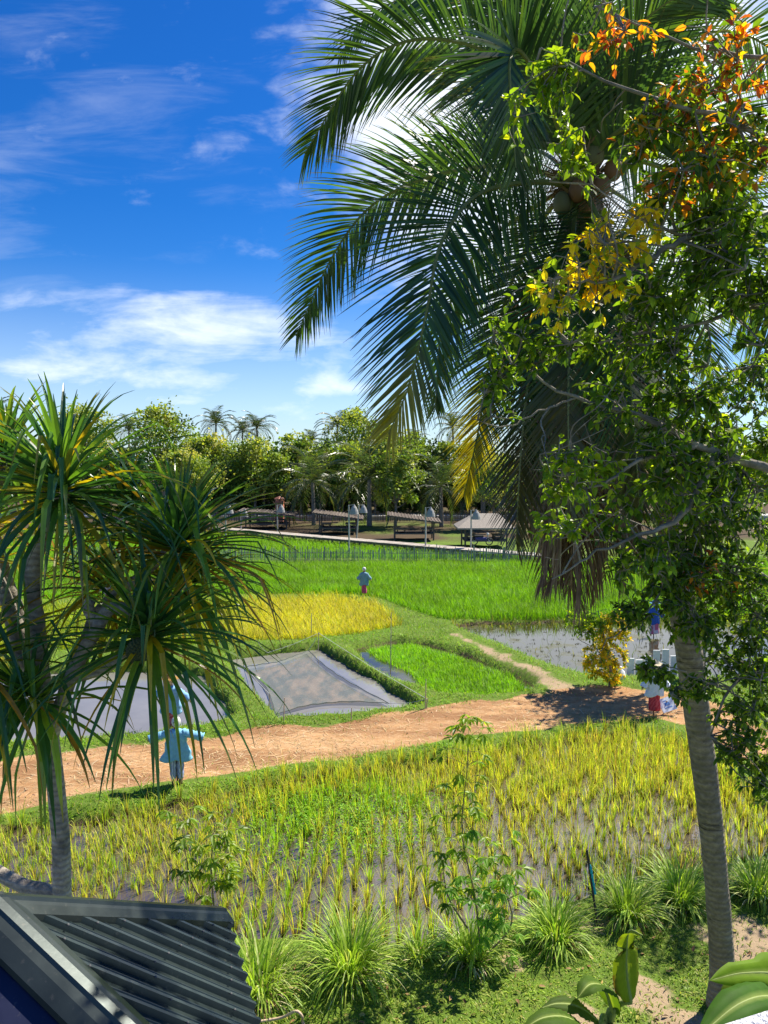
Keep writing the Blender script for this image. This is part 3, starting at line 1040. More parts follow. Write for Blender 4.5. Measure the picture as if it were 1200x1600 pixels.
LIVE = [
    # points (photo x, y, distance offset), leaflet length, droop, palette weights, tip colour, tip from
    ([CR, (850, 150, -.2), (760, 80, -.4), (650, 62, -.5), (560, 110, -.6), (476, 240, -.6)], 1.1, .85, (2, 3, 2), None, 1),
    ([CR, (858, 160, -.9), (815, 82, -1.5), (797, 95, -1.9), (800, 170, -2.0), (806, 262, -2.0)], .95, .5, (3, 3, 1), None, 1),
    ([CR, (820, 262, .6), (740, 262, 1.0), (660, 280, 1.2), (580, 322, 1.3), (520, 400, 1.3), (462, 525, 1.3)], 1.1, .85, (3, 3, 2), None, 1),
    ([CR, (830, 285, -.6), (745, 305, -1.1), (690, 378, -1.4), (668, 480, -1.5), (640, 600, -1.5), (606, 680, -1.5)], 1.12, .5, (3, 2, 1), YT, .74),
    ([CR, (850, 240, 1.2), (770, 225, 1.9), (690, 250, 2.2), (635, 300, 2.3)], 1.1, .9, (1, 3, 3), None, 1),
    ([CR, (850, 340, .5), (800, 440, .9), (766, 560, 1.0), (748, 670, 1.0), (725, 775, 1.0)], .8, .5, (1, 2, 2), YT, .55),
    ([CR, (868, 390, -.5), (842, 500, -.8), (822, 620, -.9), (812, 740, -.9), (806, 850, -.9)], .95, .4, (1, 2, 1), (.14, .12, .04), .6),
    ([CR, (930, 330, -.8), (965, 430, -1.3), (985, 600, -1.45), (1000, 800, -1.45)], 1.0, .45, (2, 3, 1), (.12, .11, .03), .7),
    ([CR, (985, 250, .2), (1085, 290, .3), (1150, 370, .3), (1200, 500, .3), (1225, 640, .3)], 1.1, .8, (2, 3, 2), None, 1),
    ([CR, (950, 150, .4), (1040, 75, .7), (1150, 50, .8), (1240, 110, .9), (1300, 220, .9)], 1.15, .9, (1, 3, 3), None, 1),
    ([CR, (875, 150, .3), (845, 30, .5), (790, -60, .6), (720, -120, .6)], 1.1, .8, (2, 3, 2), None, 1),
    ([CR, (912, 150, .8), (930, 20, 1.2), (960, -110, 1.4), (1000, -180, 1.4)], 1.1, .8, (2, 3, 2), None, 1),
    ([CR, (850, 120, 1.0), (760, 20, 1.6), (660, -10, 1.9), (570, 30, 2.0), (530, 90, 2.0)], 1.1, .8, (1, 3, 3), None, 1),
    ([CR, (960, 210, -.6), (1040, 190, -1.0), (1110, 240, -1.2), (1150, 360, -1.2)], 1.05, .8, (2, 3, 2), None, 1),
    ([CR, (960, 300, .9), (1040, 370, 1.5), (1095, 480, 1.7), (1120, 620, 1.7)], 1.0, .7, (2, 3, 2), None, 1),
    ([CR, (935, 380, .4), (985, 520, .7), (1030, 660, .8), (1050, 800, .8)], .9, .5, (2, 3, 2), (.12, .11, .03), .7),
    ([CR, (895, 390, -.8), (890, 520, -1.2), (888, 660, -1.3), (892, 800, -1.3)], 1.0, .4, (2, 2, 1), (.11, .10, .03), .5),
    ([CR, (840, 320, .9), (740, 400, 1.6), (690, 520, 1.8), (680, 640, 1.8)], 1.0, .6, (2, 3, 1), None, 1),
    ([CR, (930, 170, -.6), (985, 60, -1.0), (1050, 0, -1.3), (1120, -10, -1.4)], 1.05, .8, (2, 3, 2), None, 1),
]
for pts, ll, dr, wt, tc, tf in LIVE:
    frond_mb(pxs(pts), ll, 132, rp, [G1, G2, G3], wt, tc, tf, dr * .5, va=rp.uniform(.3, 1.2), twist=rp.uniform(.6, .85), width=.0185).build('frond', M['palm'], palm)
# the dead skirt
for k in range(21):
    x0 = 905 + rp.normal(0, 10)
    xe = [845, 860, 872, 885, 900, 915, 935, 950, 968, 985, 1000, 860, 890, 955, 925, 840, 855, 870, 880, 895, 910, 930, 945, 962, 978, 990, 850, 905][k] + rp.normal(0, 6)
    ye = 925 - abs(xe - 890) * .35 - (60 if 10 < k < 16 else 0) + rp.normal(0, 18)
    dz = rp.uniform(-.35, .7)
    xm = x0 + (xe - x0) * .95
    frond_mb(pxs([(x0, 330, 0), (x0 + (xe - x0) * .55, 400, dz * .6), (xm, 520, dz), (xe, 700, dz), (xe + rp.normal(0, 4), ye - 40, dz), (xe + rp.normal(0, 7), ye, dz)]), 1.15, 66, rp,
             [(.27, .17, .11), (.36, .25, .16), (.16, .095, .06)], (2, 2, 2), None, 1, .8, side=(math.cos(k * 1.3), math.sin(k * 1.3), 0), dead=True, width=.017, segs=6).build('dead_frond', M['dry'], palm)
for k, (x, y, dz) in enumerate([(930, 243, -.35), (903, 298, -.42), (940, 292, -.4), (878, 318, -.35), (958, 265, -.3), (918, 322, -.38), (890, 270, -.3)]):
    c = at(x, y, DC + dz)
    V, F = ball(c, (.095, .095, .125), 14, 10)
    MB().add(V, F, (.21, .10, .028) if k % 3 else (.13, .12, .035)).build('coconut', M['paint'], palm, True)
# fibrous sheath at the crown
mb = MB()
n = 260
a = rp.random(n) * 6.28
c0 = at(905, 305, DC)
root = np.column_stack([c0[0] + .14 * np.cos(a), c0[1] + .14 * np.sin(a), c0[2] - .1 + .35 * rp.random(n)])
V, F, bi, bt = blades(root, a, R(1) * (rp.random(n) * 140 - 60), rp.random(n) * 1.5, .2 + .4 * rp.random(n), .01 + .015 * rp.random(n), 4)
mb.add(V, F, pal([(.12, .08, .05), (.2, .14, .08)], [1, 1], n, .3, rp)[bi])
mb.build('crown_fibre', M['dry'], palm)


# ------------------------------------------------------------------ pandanus
def rosette_mb(c, axis, n, L, r, mb, droopy=0.0, upright=0.0, old=.12):
    axis = nrm(np.asarray(axis, float))
    k = np.arange(n)
    q = (k + .5) / n            # 0 = youngest, centre; 1 = oldest
    th = k * 2.39996 + r.normal(0, .2, n)
    pol = R(1) * (8 + 100 * q ** .8 * (1 - .55 * upright) + 22 * droopy * q) + r.normal(0, .1, n)
    X = nrm(np.cross(axis, [0.3, .2, 1.0]))
    Y = np.cross(axis, X)
    D = axis * np.cos(pol)[:, None] + (X * np.cos(th)[:, None] + Y * np.sin(th)[:, None]) * np.sin(pol)[:, None]
    Ls = L * (.50 + .57 * np.sin(np.clip(q * 1.6, 0, 1) * PI / 2)) * (1 + r.normal(0, .1, n))
    segs = 9
    sag = (.34 + .70 * q + r.random(n) * .65) * (1 - .5 * upright)
    kink = np.where(r.random(n) < .22, r.uniform(.3, .75, n), 9)
    base = c + D * .05 - axis * (q * .22)[:, None]
    pts = [base]
    d = D.copy()
    g_ = np.array([0, 0, -1.0])
    for s in range(segs):
        sm = (s + .5) / segs
        d = nrm(d + g_ * (sag * (sm ** 1.3) / segs * 2.1)[:, None] + (g_ * 1.5) * ((sm > kink) & (sm < kink + 1.01 / segs))[:, None])
        pts.append(pts[-1] + d * (Ls / segs)[:, None])
    Pp = np.stack(pts, 1)
    T = nrm(np.gradient(Pp, axis=1))
    B = np.cross(T, np.array([0, 0, 1.0]))
    Bz = np.cross(D, axis)[:, None]
    B = nrm(np.where(np.linalg.norm(B, axis=-1, keepdims=True) < .25, Bz, B))
    # keep the side vector continuous along each leaf
    for s in range(1, segs + 1):
        f = (B[:, s] * B[:, s - 1]).sum(-1) < 0
        B[f, s] *= -1
        B[:, s] = nrm(B[:, s] * .6 + B[:, s - 1] * .4)
    t = np.linspace(0, 1, segs + 1)
    Wd = .030 * (1 + r.normal(0, .12, n))[:, None] * (np.clip(1.08 - t ** 1.9, .02, 1) * np.clip(.7 + t * 3, 0, 1))[None]
    N_ = np.cross(B, T)
    N_ = np.where(N_[..., 2:3] < 0, -N_, N_)
    V, F, w = ribbons(Pp, Wd, B, N_ * (Wd * .55)[..., None])
    cols = pal([(.045, .13, .045), (.075, .19, .046), (.14, .28, .04), (.25, .38, .045)], [4, 4, 3, 1.5], n, .22, r)
    yl = r.random(n) < 1.5 * old * (.15 + 1.7 * q ** 2)
    cols[yl] = pal([(.50, .37, .02), (.36, .33, .03), (.40, .22, .03)], [2, 2, 1], yl.sum(), .2, r)
    c3 = np.repeat(cols[:, None], segs + 1, 1)
    e = (ss(.6, 1, t)[None] * (r.random(n) < .3)[:, None] * .8)[..., None]
    c3 = c3 * (1 - e) + np.array([.30, .22, .03]) * e
    mb.add(V, F, np.repeat(c3, w, 1).reshape(-1, 3))
    return mb


pd_b = at(100, 1900, 7.2)
pd_b[2] = 0
pan = thing('pandanus_tree', 'large pandanus tree with spiky leaf rosettes behind the metal roof', 'pandanus', pd_b)


def ptube(pts, rad, n=26, name='branch'):
    P_ = spline([at(*p) for p in pts], n)
    rr = np.linspace(rad[0], rad[1], n) * (1 + .03 * np.sin(np.arange(n) * 1.7))
    V, F = tube(P_, rr, 12)
    return MB().add(V, F, (.3, .25, .2)).build(name, M['pandan_bark'], pan, True)


r1 = np.random.default_rng(11)
P_ = spline([pd_b, at(97, 1390, 7.2), at(92, 1280, 7.2), at(80, 1165, 7.2), at(66, 1070, 7.25)], 30)
V, F = tube(P_, np.linspace(.10, .078, 30), 14)
MB().add(V, F, (.3, .25, .2)).build('trunk', M['pandan_bark'], pan, True)
ptube([(66, 1075, 7.25), (58, 980, 7.3), (50, 900, 7.3), (70, 830, 7.2), (95, 770, 7.1)], (.085, .06))
ptube([(80, 1150, 7.2), (110, 1060, 7.0), (150, 985, 6.9), (175, 950, 6.9), (225, 960, 6.9)], (.07, .055))
ptube([(110, 1060, 7.0), (170, 1040, 6.9), (215, 1000, 6.8)], (.06, .05))
ptube([(66, 1080, 7.25), (30, 1010, 7.5), (10, 940, 7.6), (-20, 860, 7.6), (0, 720, 7.6)], (.07, .06))
ptube([(120, 1060, 7.05), (150, 960, 7.5), (220, 900, 7.6), (275, 850, 7.5)], (.055, .05))
ptube([(150, 975, 6.95), (138, 950, 6.9), (143, 935, 6.9)], (.055, .05), 8)
ptube([(60, 1120, 7.3), (20, 1090, 7.0), (-30, 1060, 6.8)], (.06, .05))
ROS = [((98, 748, 7.1), (0, -.1, 1), 112, 1.4, .25, .0, .16), ((232, 985, 6.7), (.15, -.55, .8), 76, 1.2, .4, .0, .07), ((282, 838, 7.5), (.25, 0, 1), 90, 1.3, .3, .25, .25),
       ((8, 705, 7.7), (-.1, .1, 1), 60, 1.0, .2, .1, .2), ((40, 1085, 6.9), (-.2, -.5, .5), 52, 1.1, .6, .0, .14), ((-60, 1010, 6.8), (-.3, -.4, .8), 70, 1.3, .4, 0, .2),
       ((200, 790, 8.0), (.1, .2, 1), 46, 1.0, .2, .1, .25), ((165, 905, 7.7), (.1, -.2, 1), 36, .9, .5, .0, .6), ((300, 905, 7.9), (.6, .1, .5), 60, 1.2, .6, 0, .4)]
for c, ax, n, L, dp_, up_, old in ROS:
    rosette_mb(at(*c), ax, int(n * 1.5), L * 1.0, r1, MB(), dp_, up_, old).build('leaf_rosette', M['pandan'], pan)
# the spiky green fruit below one rosette
c = at(215, 1018, 6.45)
mb = MB()
V, F = ball(c, (.085, .085, .10), 16, 12)
mb.add(V, F, (.05, .065, .02))
ph = np.arange(150)
zz = 1 - 2 * (ph + .5) / 150
th = ph * 2.39996
nv = np.column_stack([np.sqrt(1 - zz ** 2) * np.cos(th), np.sqrt(1 - zz ** 2) * np.sin(th), zz])
cv_ = np.array([[-.5, 0, -.5], [.5, 0, -.5], [.5, 0, .5], [-.5, 0, .5], [0, 1, 0]])
V, F = place(cv_, [np.array([[0, 1, 4], [1, 2, 4], [2, 3, 4], [3, 0, 4]])], c + nv * (.084, .084, .098), frames(nv), np.full(150, .021))
mb.add(V, F, np.tile(np.repeat(np.array([[.09, .11, .03]]), 4, 0).tolist() + [[.03, .035, .012]], (150, 1)))
mb.build('fruit', M['paint'], pan)
# pale stem of a second pandanus at the left edge
b2 = at(-150, 1700, 8.4); b2[2] = 0
pan2 = thing('pandanus_tree', 'smaller pandanus with two pale stems at the left edge of the view', 'pandanus', b2)
for pts in ([b2, at(-40, 1200, 8.4), at(42, 1050, 8.4), at(18, 955, 8.4), at(-15, 880, 8.4)], [b2 + (.15, 0, 0), at(-10, 1160, 8.6), at(42, 1010, 8.6), at(15, 920, 8.7), at(-10, 830, 8.7)]):
    P_ = spline(pts, 24)
    V, F = tube(P_, np.linspace(.085, .065, 24), 12)
    MB().add(V, F, (.42, .37, .31)).build('stem', M['bark'], pan2, True)
rosette_mb(at(-30, 850, 8.4), (-.4, 0, 1), 40, 1.0, r1, MB(), .2, 0, .3).build('leaf_rosette', M['pandan'], pan2)
rosette_mb(at(-15, 800, 8.7), (-.2, .2, 1), 40, 1.0, r1, MB(), .2, 0, .3).build('leaf_rosette', M['pandan'], pan2)
P_ = spline([at(-40, 1340, 7.6), at(0, 1366, 7.5), at(50, 1392, 7.3), at(110, 1440, 7.2), np.array([at(140, 1500, 7.2)[0], 7.2, 0])], 20)
V, F = tube(P_, np.linspace(.07, .06, 20), 12)
MB().add(V, F, (.3, .25, .2)).build('prop_root', M['pandan_bark'], pan, True)

# ------------------------------------------------------------------ broadleaf trees on the right
r2 = np.random.default_rng(17)
GRN = [(.10, .18, .016), (.18, .28, .02), (.05, .105, .014), (.32, .40, .03)]
YGR = [(.27, .38, .02), (.38, .42, .02), (.16, .27, .02)]
YEL_ = [(.72, .50, .015), (.80, .60, .02), (.55, .48, .02)]
ORG = [(.62, .22, .02), (.50, .11, .025), (.66, .33, .02), (.40, .06, .03)]
PALS = {'cg': ([(.18, .34, .05), (.26, .44, .08), (.13, .27, .04)], [1, 1, 1]), 'g': (GRN, [4, 3, 3, 1]), 'yg': (YGR + GRN[:2], [3, 1, 3, 1, 1]), 'y': (YEL_ + YGR[:1], [3, 3, 1, 2]), 'o': (ORG + YEL_[:1] + GRN[:2], [3, 2, 2, 1, 1, 2, 2]),
        'go': (GRN + ORG[:3], [4, 4, 3, 2, 1.2, .8, 1.0]), 'by': (YEL_ + YGR, [3, 3, 2, 2, 1, 1])}


def leafy(blobs, branches, leaf, twig_mb, leaf_mb, r, mul=1.5, bare=0):
    """twigs with leaves filling ellipsoid clumps; every twig starts at the nearest branch point"""
    BP = np.concatenate(branches)
    for k in range(bare):
        q = BP[int(r.integers(len(BP) // 6, len(BP)))]
        d_ = nrm(r.normal(0, 1, 3) + (-.7, 0, -.1))
        pts = [q]
        for s in range(5):
            d_ = nrm(d_ + r.normal(0, .35, 3))
            pts.append(pts[-1] + d_ * r.uniform(.08, .2))
        if pts[-1][2] < 6.9 or pts[-1][0] < .9: continue
        V, F = tube(spline(pts, 16), np.linspace(.006, .002, 16), 5)
        twig_mb.add(V, F, (.4, .37, .32))
        V, F = tube(spline([pts[2], pts[2] + nrm(r.normal(0, 1, 3)) * .12, pts[2] + nrm(r.normal(0, 1, 3) + d_) * .3], 8), np.linspace(.004, .0015, 8), 4)
        twig_mb.add(V, F, (.4, .37, .32))
    for cx, cy, rx, ry, d, dd, n, pk in blobs:
        n = int(n * mul)
        c = at(cx, cy, d)
        k = d / FPX
        v = r.normal(0, 1, (n, 3))
        v = v / np.linalg.norm(v, axis=1, keepdims=True) * (r.random((n, 1)) ** .42)
        tips = c + v * np.array([rx * k, dd, ry * k])
        # a few hubs per clump so that twigs branch instead of all meeting in one point
        nh = max(2, n // 9)
        hubs = c + r.normal(0, .42, (nh, 3)) * np.array([rx * k, dd, ry * k])
        for h in hubs:
            b = BP[np.argmin(((BP - h) ** 2).sum(1))]
            m = (b + h) / 2 + r.normal(0, .05, 3) * np.linalg.norm(h - b)
            V, F = tube(spline([b, m, h], 7), np.linspace(.011, .006, 7) * (.6 + np.linalg.norm(h - b) * .35), 5)
            twig_mb.add(V, F, (.3, .26, .2))
        for tip in tips:
            h = hubs[np.argmin(((hubs - tip) ** 2).sum(1) + r.random(nh) * .05)]
            mid = (h + tip) / 2 + r.normal(0, .04, 3) + (0, 0, .03)
            C = spline([h, mid, tip], 7)
            V, F = tube(C, np.linspace(.0055, .002, 7), 4, False)
            twig_mb.add(V, F, (.26, .22, .16))
            m = int(r.integers(7, 13))
            t = .25 + .75 * r.random(m)
            f = t * 6
            i = np.minimum(f.astype(int), 5)
            pos = C[i] * (1 - (f - i))[:, None] + C[i + 1] * (f - i)[:, None]
            D = nrm(C[-1] - C[0])[None] * .6 + r.normal(0, .75, (m, 3)) + np.array([0, 0, -.45])
            V, F = place(LEAF_V, LEAF_F, pos, frames(D, r.normal(0, .5, m)), leaf * (.6 + .65 * r.random(m)))
            leaf_mb.add(V, F, np.repeat(pal(PALS[pk][0], PALS[pk][1], m, .25, r), len(LEAF_V), 0))


def limb(parent, pts, rad, n=22, name='branch', jit=.02):
    P_ = spline([p if isinstance(p, np.ndarray) else at(*p) for p in pts], n)
    P_[1:-1] += r2.normal(0, jit * .4, (n - 2, 3))
    V, F = tube(P_, np.linspace(rad[0], rad[1], n), 9)
    MB().add(V, F, (.3, .27, .22)).build(name, M['bark'], parent, True)
    return P_


tb = np.array([3.9, 5.3, 0.0])
ta = thing('broadleaf_tree', 'broadleaf tree with turning orange and yellow leaves reaching in front of the coconut palm', 'tree', tb)
fork = np.array([3.7, 5.2, 7.0])
limb(ta, [tb - (0, 0, .1), tb + (.05, 0, 3), fork, np.array([3.5, 5.0, 9.2])], (.2, .1), name='trunk')
BR = [
    limb(ta, [fork, (1400, 775, 5.1), (1200, 735, 5.0), (1090, 695, 5.0), (1010, 652, 4.9), (900, 622, 4.9), (800, 570, 4.9)], (.05, .005), 30),
    limb(ta, [(1120, 708, 5.0), (1062, 808, 4.9), (1000, 836, 4.9), (930, 866, 4.8), (862, 905, 4.8)], (.024, .004)),
    limb(ta, [fork, (1380, 540, 5.0), (1200, 482, 4.9), (1100, 505, 4.8), (1000, 522, 4.8), (890, 545, 4.8)], (.035, .005)),
    limb(ta, [np.array([3.55, 5.05, 8.6]), (1300, 380, 4.9), (1200, 335, 4.7), (1080, 370, 4.7), (1000, 335, 4.6), (925, 288, 4.6)], (.032, .004)),
    limb(ta, [np.array([3.5, 5.0, 9.2]), (1320, 270, 4.7), (1180, 205, 4.6), (1080, 172, 4.5), (960, 132, 4.5), (845, 75, 4.5)], (.032, .004)),
    limb(ta, [np.array([3.5, 5.0, 9.2]), (1300, 120, 4.6), (1150, 85, 4.6), (1050, 60, 4.6), (930, 10, 4.6)], (.026, .004)),
    limb(ta, [(1080, 370, 4.7), (1020, 400, 4.6), (950, 440, 4.5), (850, 432, 4.5)], (.02, .004)),
    limb(ta, [(1090, 695, 5.0), (1000, 720, 4.8), (930, 760, 4.7), (860, 745, 4.7)], (.018, .004)),
    limb(ta, [(900, 622, 4.9), (850, 640, 4.9), (790, 668, 4.9), (740, 655, 4.9)], (.008, .003)),
]
tw, lf = MB(), MB()
leafy([
    (1120, 120, 105, 95, 4.6, .4, 30, 'o'), (1090, 170, 90, 90, 4.6, .4, 18, 'go'), (1150, 250, 75, 85, 4.6, .4, 55, 'go'), (1010, 215, 65, 65, 4.6, .3, 26, 'go'), (850, 160, 75, 85, 4.5, .25, 30, 'yg'),
    (960, 60, 80, 55, 4.6, .3, 10, 'o'), (935, 425, 95, 85, 4.5, .3, 30, 'y'), (990, 365, 60, 50, 4.55, .25, 12, 'y'), (880, 470, 60, 50, 4.5, .2, 6, 'by'), (1120, 400, 95, 95, 4.7, .4, 110, 'g'), (1180, 480, 60, 70, 4.8, .35, 40, 'g'),
    (1020, 560, 100, 60, 4.9, .4, 46, 'g'), (900, 540, 90, 40, 4.85, .3, 24, 'g'), (795, 540, 60, 55, 4.85, .25, 26, 'g'), (1085, 620, 90, 70, 5.0, .4, 60, 'g'), (950, 630, 70, 45, 4.9, .3, 12, 'g'),
    (905, 740, 75, 55, 4.75, .3, 34, 'yg'), (880, 830, 60, 50, 4.8, .25, 12, 'yg'), (960, 800, 60, 60, 4.85, .3, 14, 'g'), (1030, 700, 60, 45, 4.9, .3, 26, 'g'), (780, 610, 40, 40, 4.9, .2, 8, 'g'),
    (900, 265, 45, 40, 4.6, .2, 8, 'yg'), (1040, 300, 60, 60, 4.65, .3, 28, 'go'), (1060, 760, 70, 60, 5.0, .4, 34, 'g'), (1090, 700, 70, 60, 5.1, .4, 40, 'g'), (1000, 880, 55, 45, 4.9, .3, 20, 'g'), (850, 470, 70, 40, 4.8, .25, 14, 'g'), (1020, 470, 60, 50, 4.7, .3, 30, 'g'),
], BR, .069, tw, lf, r2, 1.4, 60)
tw.build('twigs', M['bark'], ta)
lf.build('crown', M['leaf'], ta)

tb = np.array([5.6, 8.3, 0.0])
t2 = thing('broadleaf_tree', 'dense green broadleaf tree at the right edge behind the coconut trunk', 'tree', tb)
fork = np.array([5.4, 8.2, 5.5])
limb(t2, [tb - (0, 0, .1), tb + (0, 0, 3), fork, np.array([5.0, 8.0, 7.6])], (.17, .08), name='trunk')
BR2 = [
    limb(t2, [fork, (1300, 960, 8.0), (1200, 905, 7.8), (1120, 880, 7.6), (1050, 905, 7.4)], (.05, .008)),
    limb(t2, [fork, (1300, 1060, 7.8), (1200, 1040, 7.6), (1140, 1080, 7.4), (1110, 1150, 7.4)], (.04, .008)),
    limb(t2, [np.array([5.0, 8.0, 7.6]), (1200, 760, 7.6), (1150, 720, 7.5), (1100, 660, 7.5)], (.04, .008)),
    limb(t2, [(1050, 905, 7.4), (1000, 965, 7.2), (950, 1000, 7.2), (935, 1020, 7.2)], (.012, .004)),
    limb(t2, [(1140, 1080, 7.4), (1090, 1060, 7.2), (1040, 1040, 7.1), (1010, 1050, 7.1)], (.010, .004)),
]
tw, lf = MB(), MB()
leafy([
    (1135, 840, 90, 85, 7.6, .6, 120, 'g'), (1160, 960, 75, 90, 7.6, .6, 120, 'g'), (1160, 1070, 65, 80, 7.5, .5, 90, 'g'), (1155, 1160, 55, 55, 7.4, .4, 46, 'g'), (1050, 890, 55, 50, 7.4, .4, 46, 'g'),
    (1165, 720, 70, 70, 7.6, .5, 80, 'yg'), (1090, 900, 60, 50, 7.4, .5, 40, 'go'), (990, 960, 45, 40, 7.2, .3, 22, 'g'), (1020, 1050, 38, 24, 7.1, .2, 20, 'g'), (1075, 1075, 35, 30, 7.2, .2, 16, 'g'),
    (1195, 1220, 40, 60, 7.4, .4, 34, 'g'), (1180, 600, 55, 60, 7.6, .5, 50, 'g'), (1100, 690, 50, 50, 7.5, .4, 26, 'g'), (1080, 980, 45, 40, 7.3, .3, 30, 'g'), (1060, 800, 60, 60, 7.5, .4, 50, 'yg'), (1110, 770, 60, 60, 7.6, .4, 50, 'g'), (1040, 940, 40, 30, 7.3, .3, 24, 'g'),
], BR2, .074, tw, lf, r2, 1.6, 30)
tw.build('twigs', M['bark'], t2)
lf.build('crown', M['leaf'], t2)

# small tree with yellow leaves on the bank of the right paddy
yb = gp(952, 1072, 0)
ty = thing('yellow_tree', 'small slender tree with golden yellow leaves on the paddy bank beside the path', 'tree', yb)
Yd = yb[1]
BRY = [limb(ty, [yb - (0, 0, .1), at(953, 1040, Yd), at(945, 1000, Yd), at(935, 955, Yd)], (.05, .015), name='trunk'),
       limb(ty, [at(948, 1020, Yd), at(925, 1010, Yd), at(905, 1000, Yd)], (.02, .008)), limb(ty, [at(945, 1005, Yd), at(965, 985, Yd), at(990, 962, Yd)], (.02, .008))]
tw, lf = MB(), MB()
leafy([(942, 1030, 38, 34, Yd, .7, 80, 'by'), (955, 985, 34, 36, Yd, .6, 60, 'by'), (918, 975, 36, 32, Yd, .6, 44, 'yg'), (960, 1055, 22, 16, Yd, .4, 16, 'by')], BRY, .13, tw, lf, r2, 2.2)
tw.build('twigs', M['bark'], ty)
lf.build('crown', M['leaf'], ty)
# a shade tree right of the path whose shadow lies across it
sb = np.array([11.1, 26.6, 0.0])
ts = thing('broadleaf_tree', 'rounded green tree standing beside the path right of the white boards', 'tree', sb)
BRS = [limb(ts, [sb - (0, 0, .1), sb + (0, 0, 2.4), sb + (-.3, -.2, 5.5), sb + (-.2, 0, 8)], (.2, .05), name='trunk')]
for a in range(6): BRS.append(limb(ts, [sb + (-.1, 0, 4.6 + a * .4), sb + (.8 * math.cos(a * 2.1), .8 * math.sin(a * 2.1), 5.8 + a * .4), sb + (1.6 * math.cos(a * 2.1), 1.5 * math.sin(a * 2.1), 6.4 + a * .4)], (.06, .02)))
lf = MB()
for k in range(20):
    v = nrm(r2.normal(0, 1, (1, 3)))[0] * (r2.random() ** .4)
    c = sb + (0, 0, 7) + v * (1.7, 1.5, 1.4)
    n = 120
    q = nrm(r2.normal(0, 1, (n, 3))) * (r2.random((n, 1)) ** .5) * r2.uniform(.6, 1.1)
    V, F = place(LEAF_V, LEAF_F, c + q, frames(r2.normal(0, 1, (n, 3)) + (0, 0, -.4)), .16 + .12 * r2.random(n))
    lf.add(V, F, np.repeat(pal(*PALS['g'], n, .25, r2), len(LEAF_V), 0))
lf.build('crown', M['leaf'], ts)


sb = np.array([9.3, 16.2, 0.0])
t4 = thing('broadleaf_tree', 'loose green tree at the right edge beyond the lemongrass', 'tree', sb)
BRS = [limb(t4, [sb - (0, 0, .1), sb + (0, 0, 2.4), sb + (-.3, -.2, 5), sb + (-.2, 0, 8)], (.16, .04), name='trunk')]
for a in range(9): BRS.append(limb(t4, [sb + (-.1, 0, 2.6 + a * .5), sb + (1.1 * math.cos(a * 2.1), 1.1 * math.sin(a * 2.1), 3.6 + a * .5), sb + (2.2 * math.cos(a * 2.1), 2.2 * math.sin(a * 2.1), 4.2 + a * .5)], (.05, .015)))
lf = MB()
for k in range(15):
    v = nrm(r2.normal(0, 1, (1, 3)))[0] * (r2.random() ** .4)
    c = sb + (-.4, -.2, 6.0) + v * (2.3, 2.2, 2.9)
    n = 120
    q = r2.normal(0, 1, (n, 3)) * r2.uniform(.22, .42)
    V, F = place(LEAF_V, LEAF_F, c + q, frames(r2.normal(0, 1, (n, 3)) + (0, 0, -.4)), .10 + .07 * r2.random(n))
    lf.add(V, F, np.repeat(pal(*PALS['g' if k % 4 else 'yg'], n, .25, r2), len(LEAF_V), 0))
lf.build('crown', M['leaf'], t4)


# ------------------------------------------------------------------ saplings with palmate leaves
def palmate(name, label, stems, leafat, size, palk, cat='sapling'):
    t = thing(name, label, cat, stems[0][0])
    r = np.random.default_rng(int(abs(stems[0][0][0]) * 1000))
    pts = []
    sm = MB()
    for s in stems:
        P_ = spline(s, 18)
        V, F = tube(P_, np.linspace(.016, .006, 18), 7)
        sm.add(V, F, (.22, .17, .10))
        pts.append(P_)
    BP = np.concatenate(pts)
    lf, pt = MB(), sm
    for c, n, rad, pk in leafat:
        for k in range(n):
            p = c + r.normal(0, 1, 3) * rad
            b = BP[np.argmin(((BP - p) ** 2).sum(1))]
            p = b + (p - b) * min(1.0, .42 / max(np.linalg.norm(p - b), .01)) if np.linalg.norm(p - b) > .42 else p
            V, F = tube(spline([b, (b + p) / 2 + (0, 0, .03), p], 5), .0035, 4, False)
            pt.add(V, F, (.25, .22, .06))
            m = int(r.integers(5, 8))
            out = nrm(p - b + (0, 0, .05))
            a = math.atan2(out[1], out[0]) + np.linspace(-1.9, 1.9, m) + r.normal(0, .1, m)
            tilt = r.uniform(-.75, -.05)
            D = np.column_stack([np.cos(a), np.sin(a), np.full(m, tilt) + r.normal(0, .08, m)])
            tv = LEAF_V * (.62, 1, 1)
            V, F = place(tv, LEAF_F, np.tile(p, (m, 1)), frames(D), size * (1 - .3 * np.abs(np.linspace(-1, 1, m))) * r.uniform(.7, 1.1))
            lf.add(V, F, np.repeat(pal(*PALS[pk], m, .15, r), len(LEAF_V), 0))
    sm.build('stem', M['paint'], t, True)
    lf.build('leaves', M['leaf'], t)


b = gp(752, 1500, 0)
D0 = b[1]
palmate('cassava_sapling', 'tall thin cassava sapling with drooping palmate leaves and a bright yellow top', [
    [b, at(742, 1400, D0), at(722, 1300, D0), at(730, 1200, D0), at(733, 1130, D0)], [b, at(800, 1440, D0), at(775, 1360, D0), at(762, 1310, D0)], [at(730, 1450, D0), at(700, 1400, D0), at(690, 1340, D0)]],
    [(at(733, 1128, D0), 12, (.22, .2, .07), 'yg'), (at(735, 1180, D0), 12, (.25, .2, .25), 'yg'), (at(722, 1290, D0), 36, (.25, .2, .5), 'yg'), (at(745, 1400, D0), 50, (.35, .25, .4), 'cg'), (at(800, 1440, D0), 14, (.25, .2, .3), 'cg'), (at(770, 1345, D0), 8, (.25, .2, .2), 'yg'), (at(695, 1370, D0), 10, (.2, .2, .3), 'g'), (at(790, 1390, D0), 6, (.25, .1, .05), 'yg')], .215, 'g')
b = gp(335, 1425, -.2)
D0 = b[1]
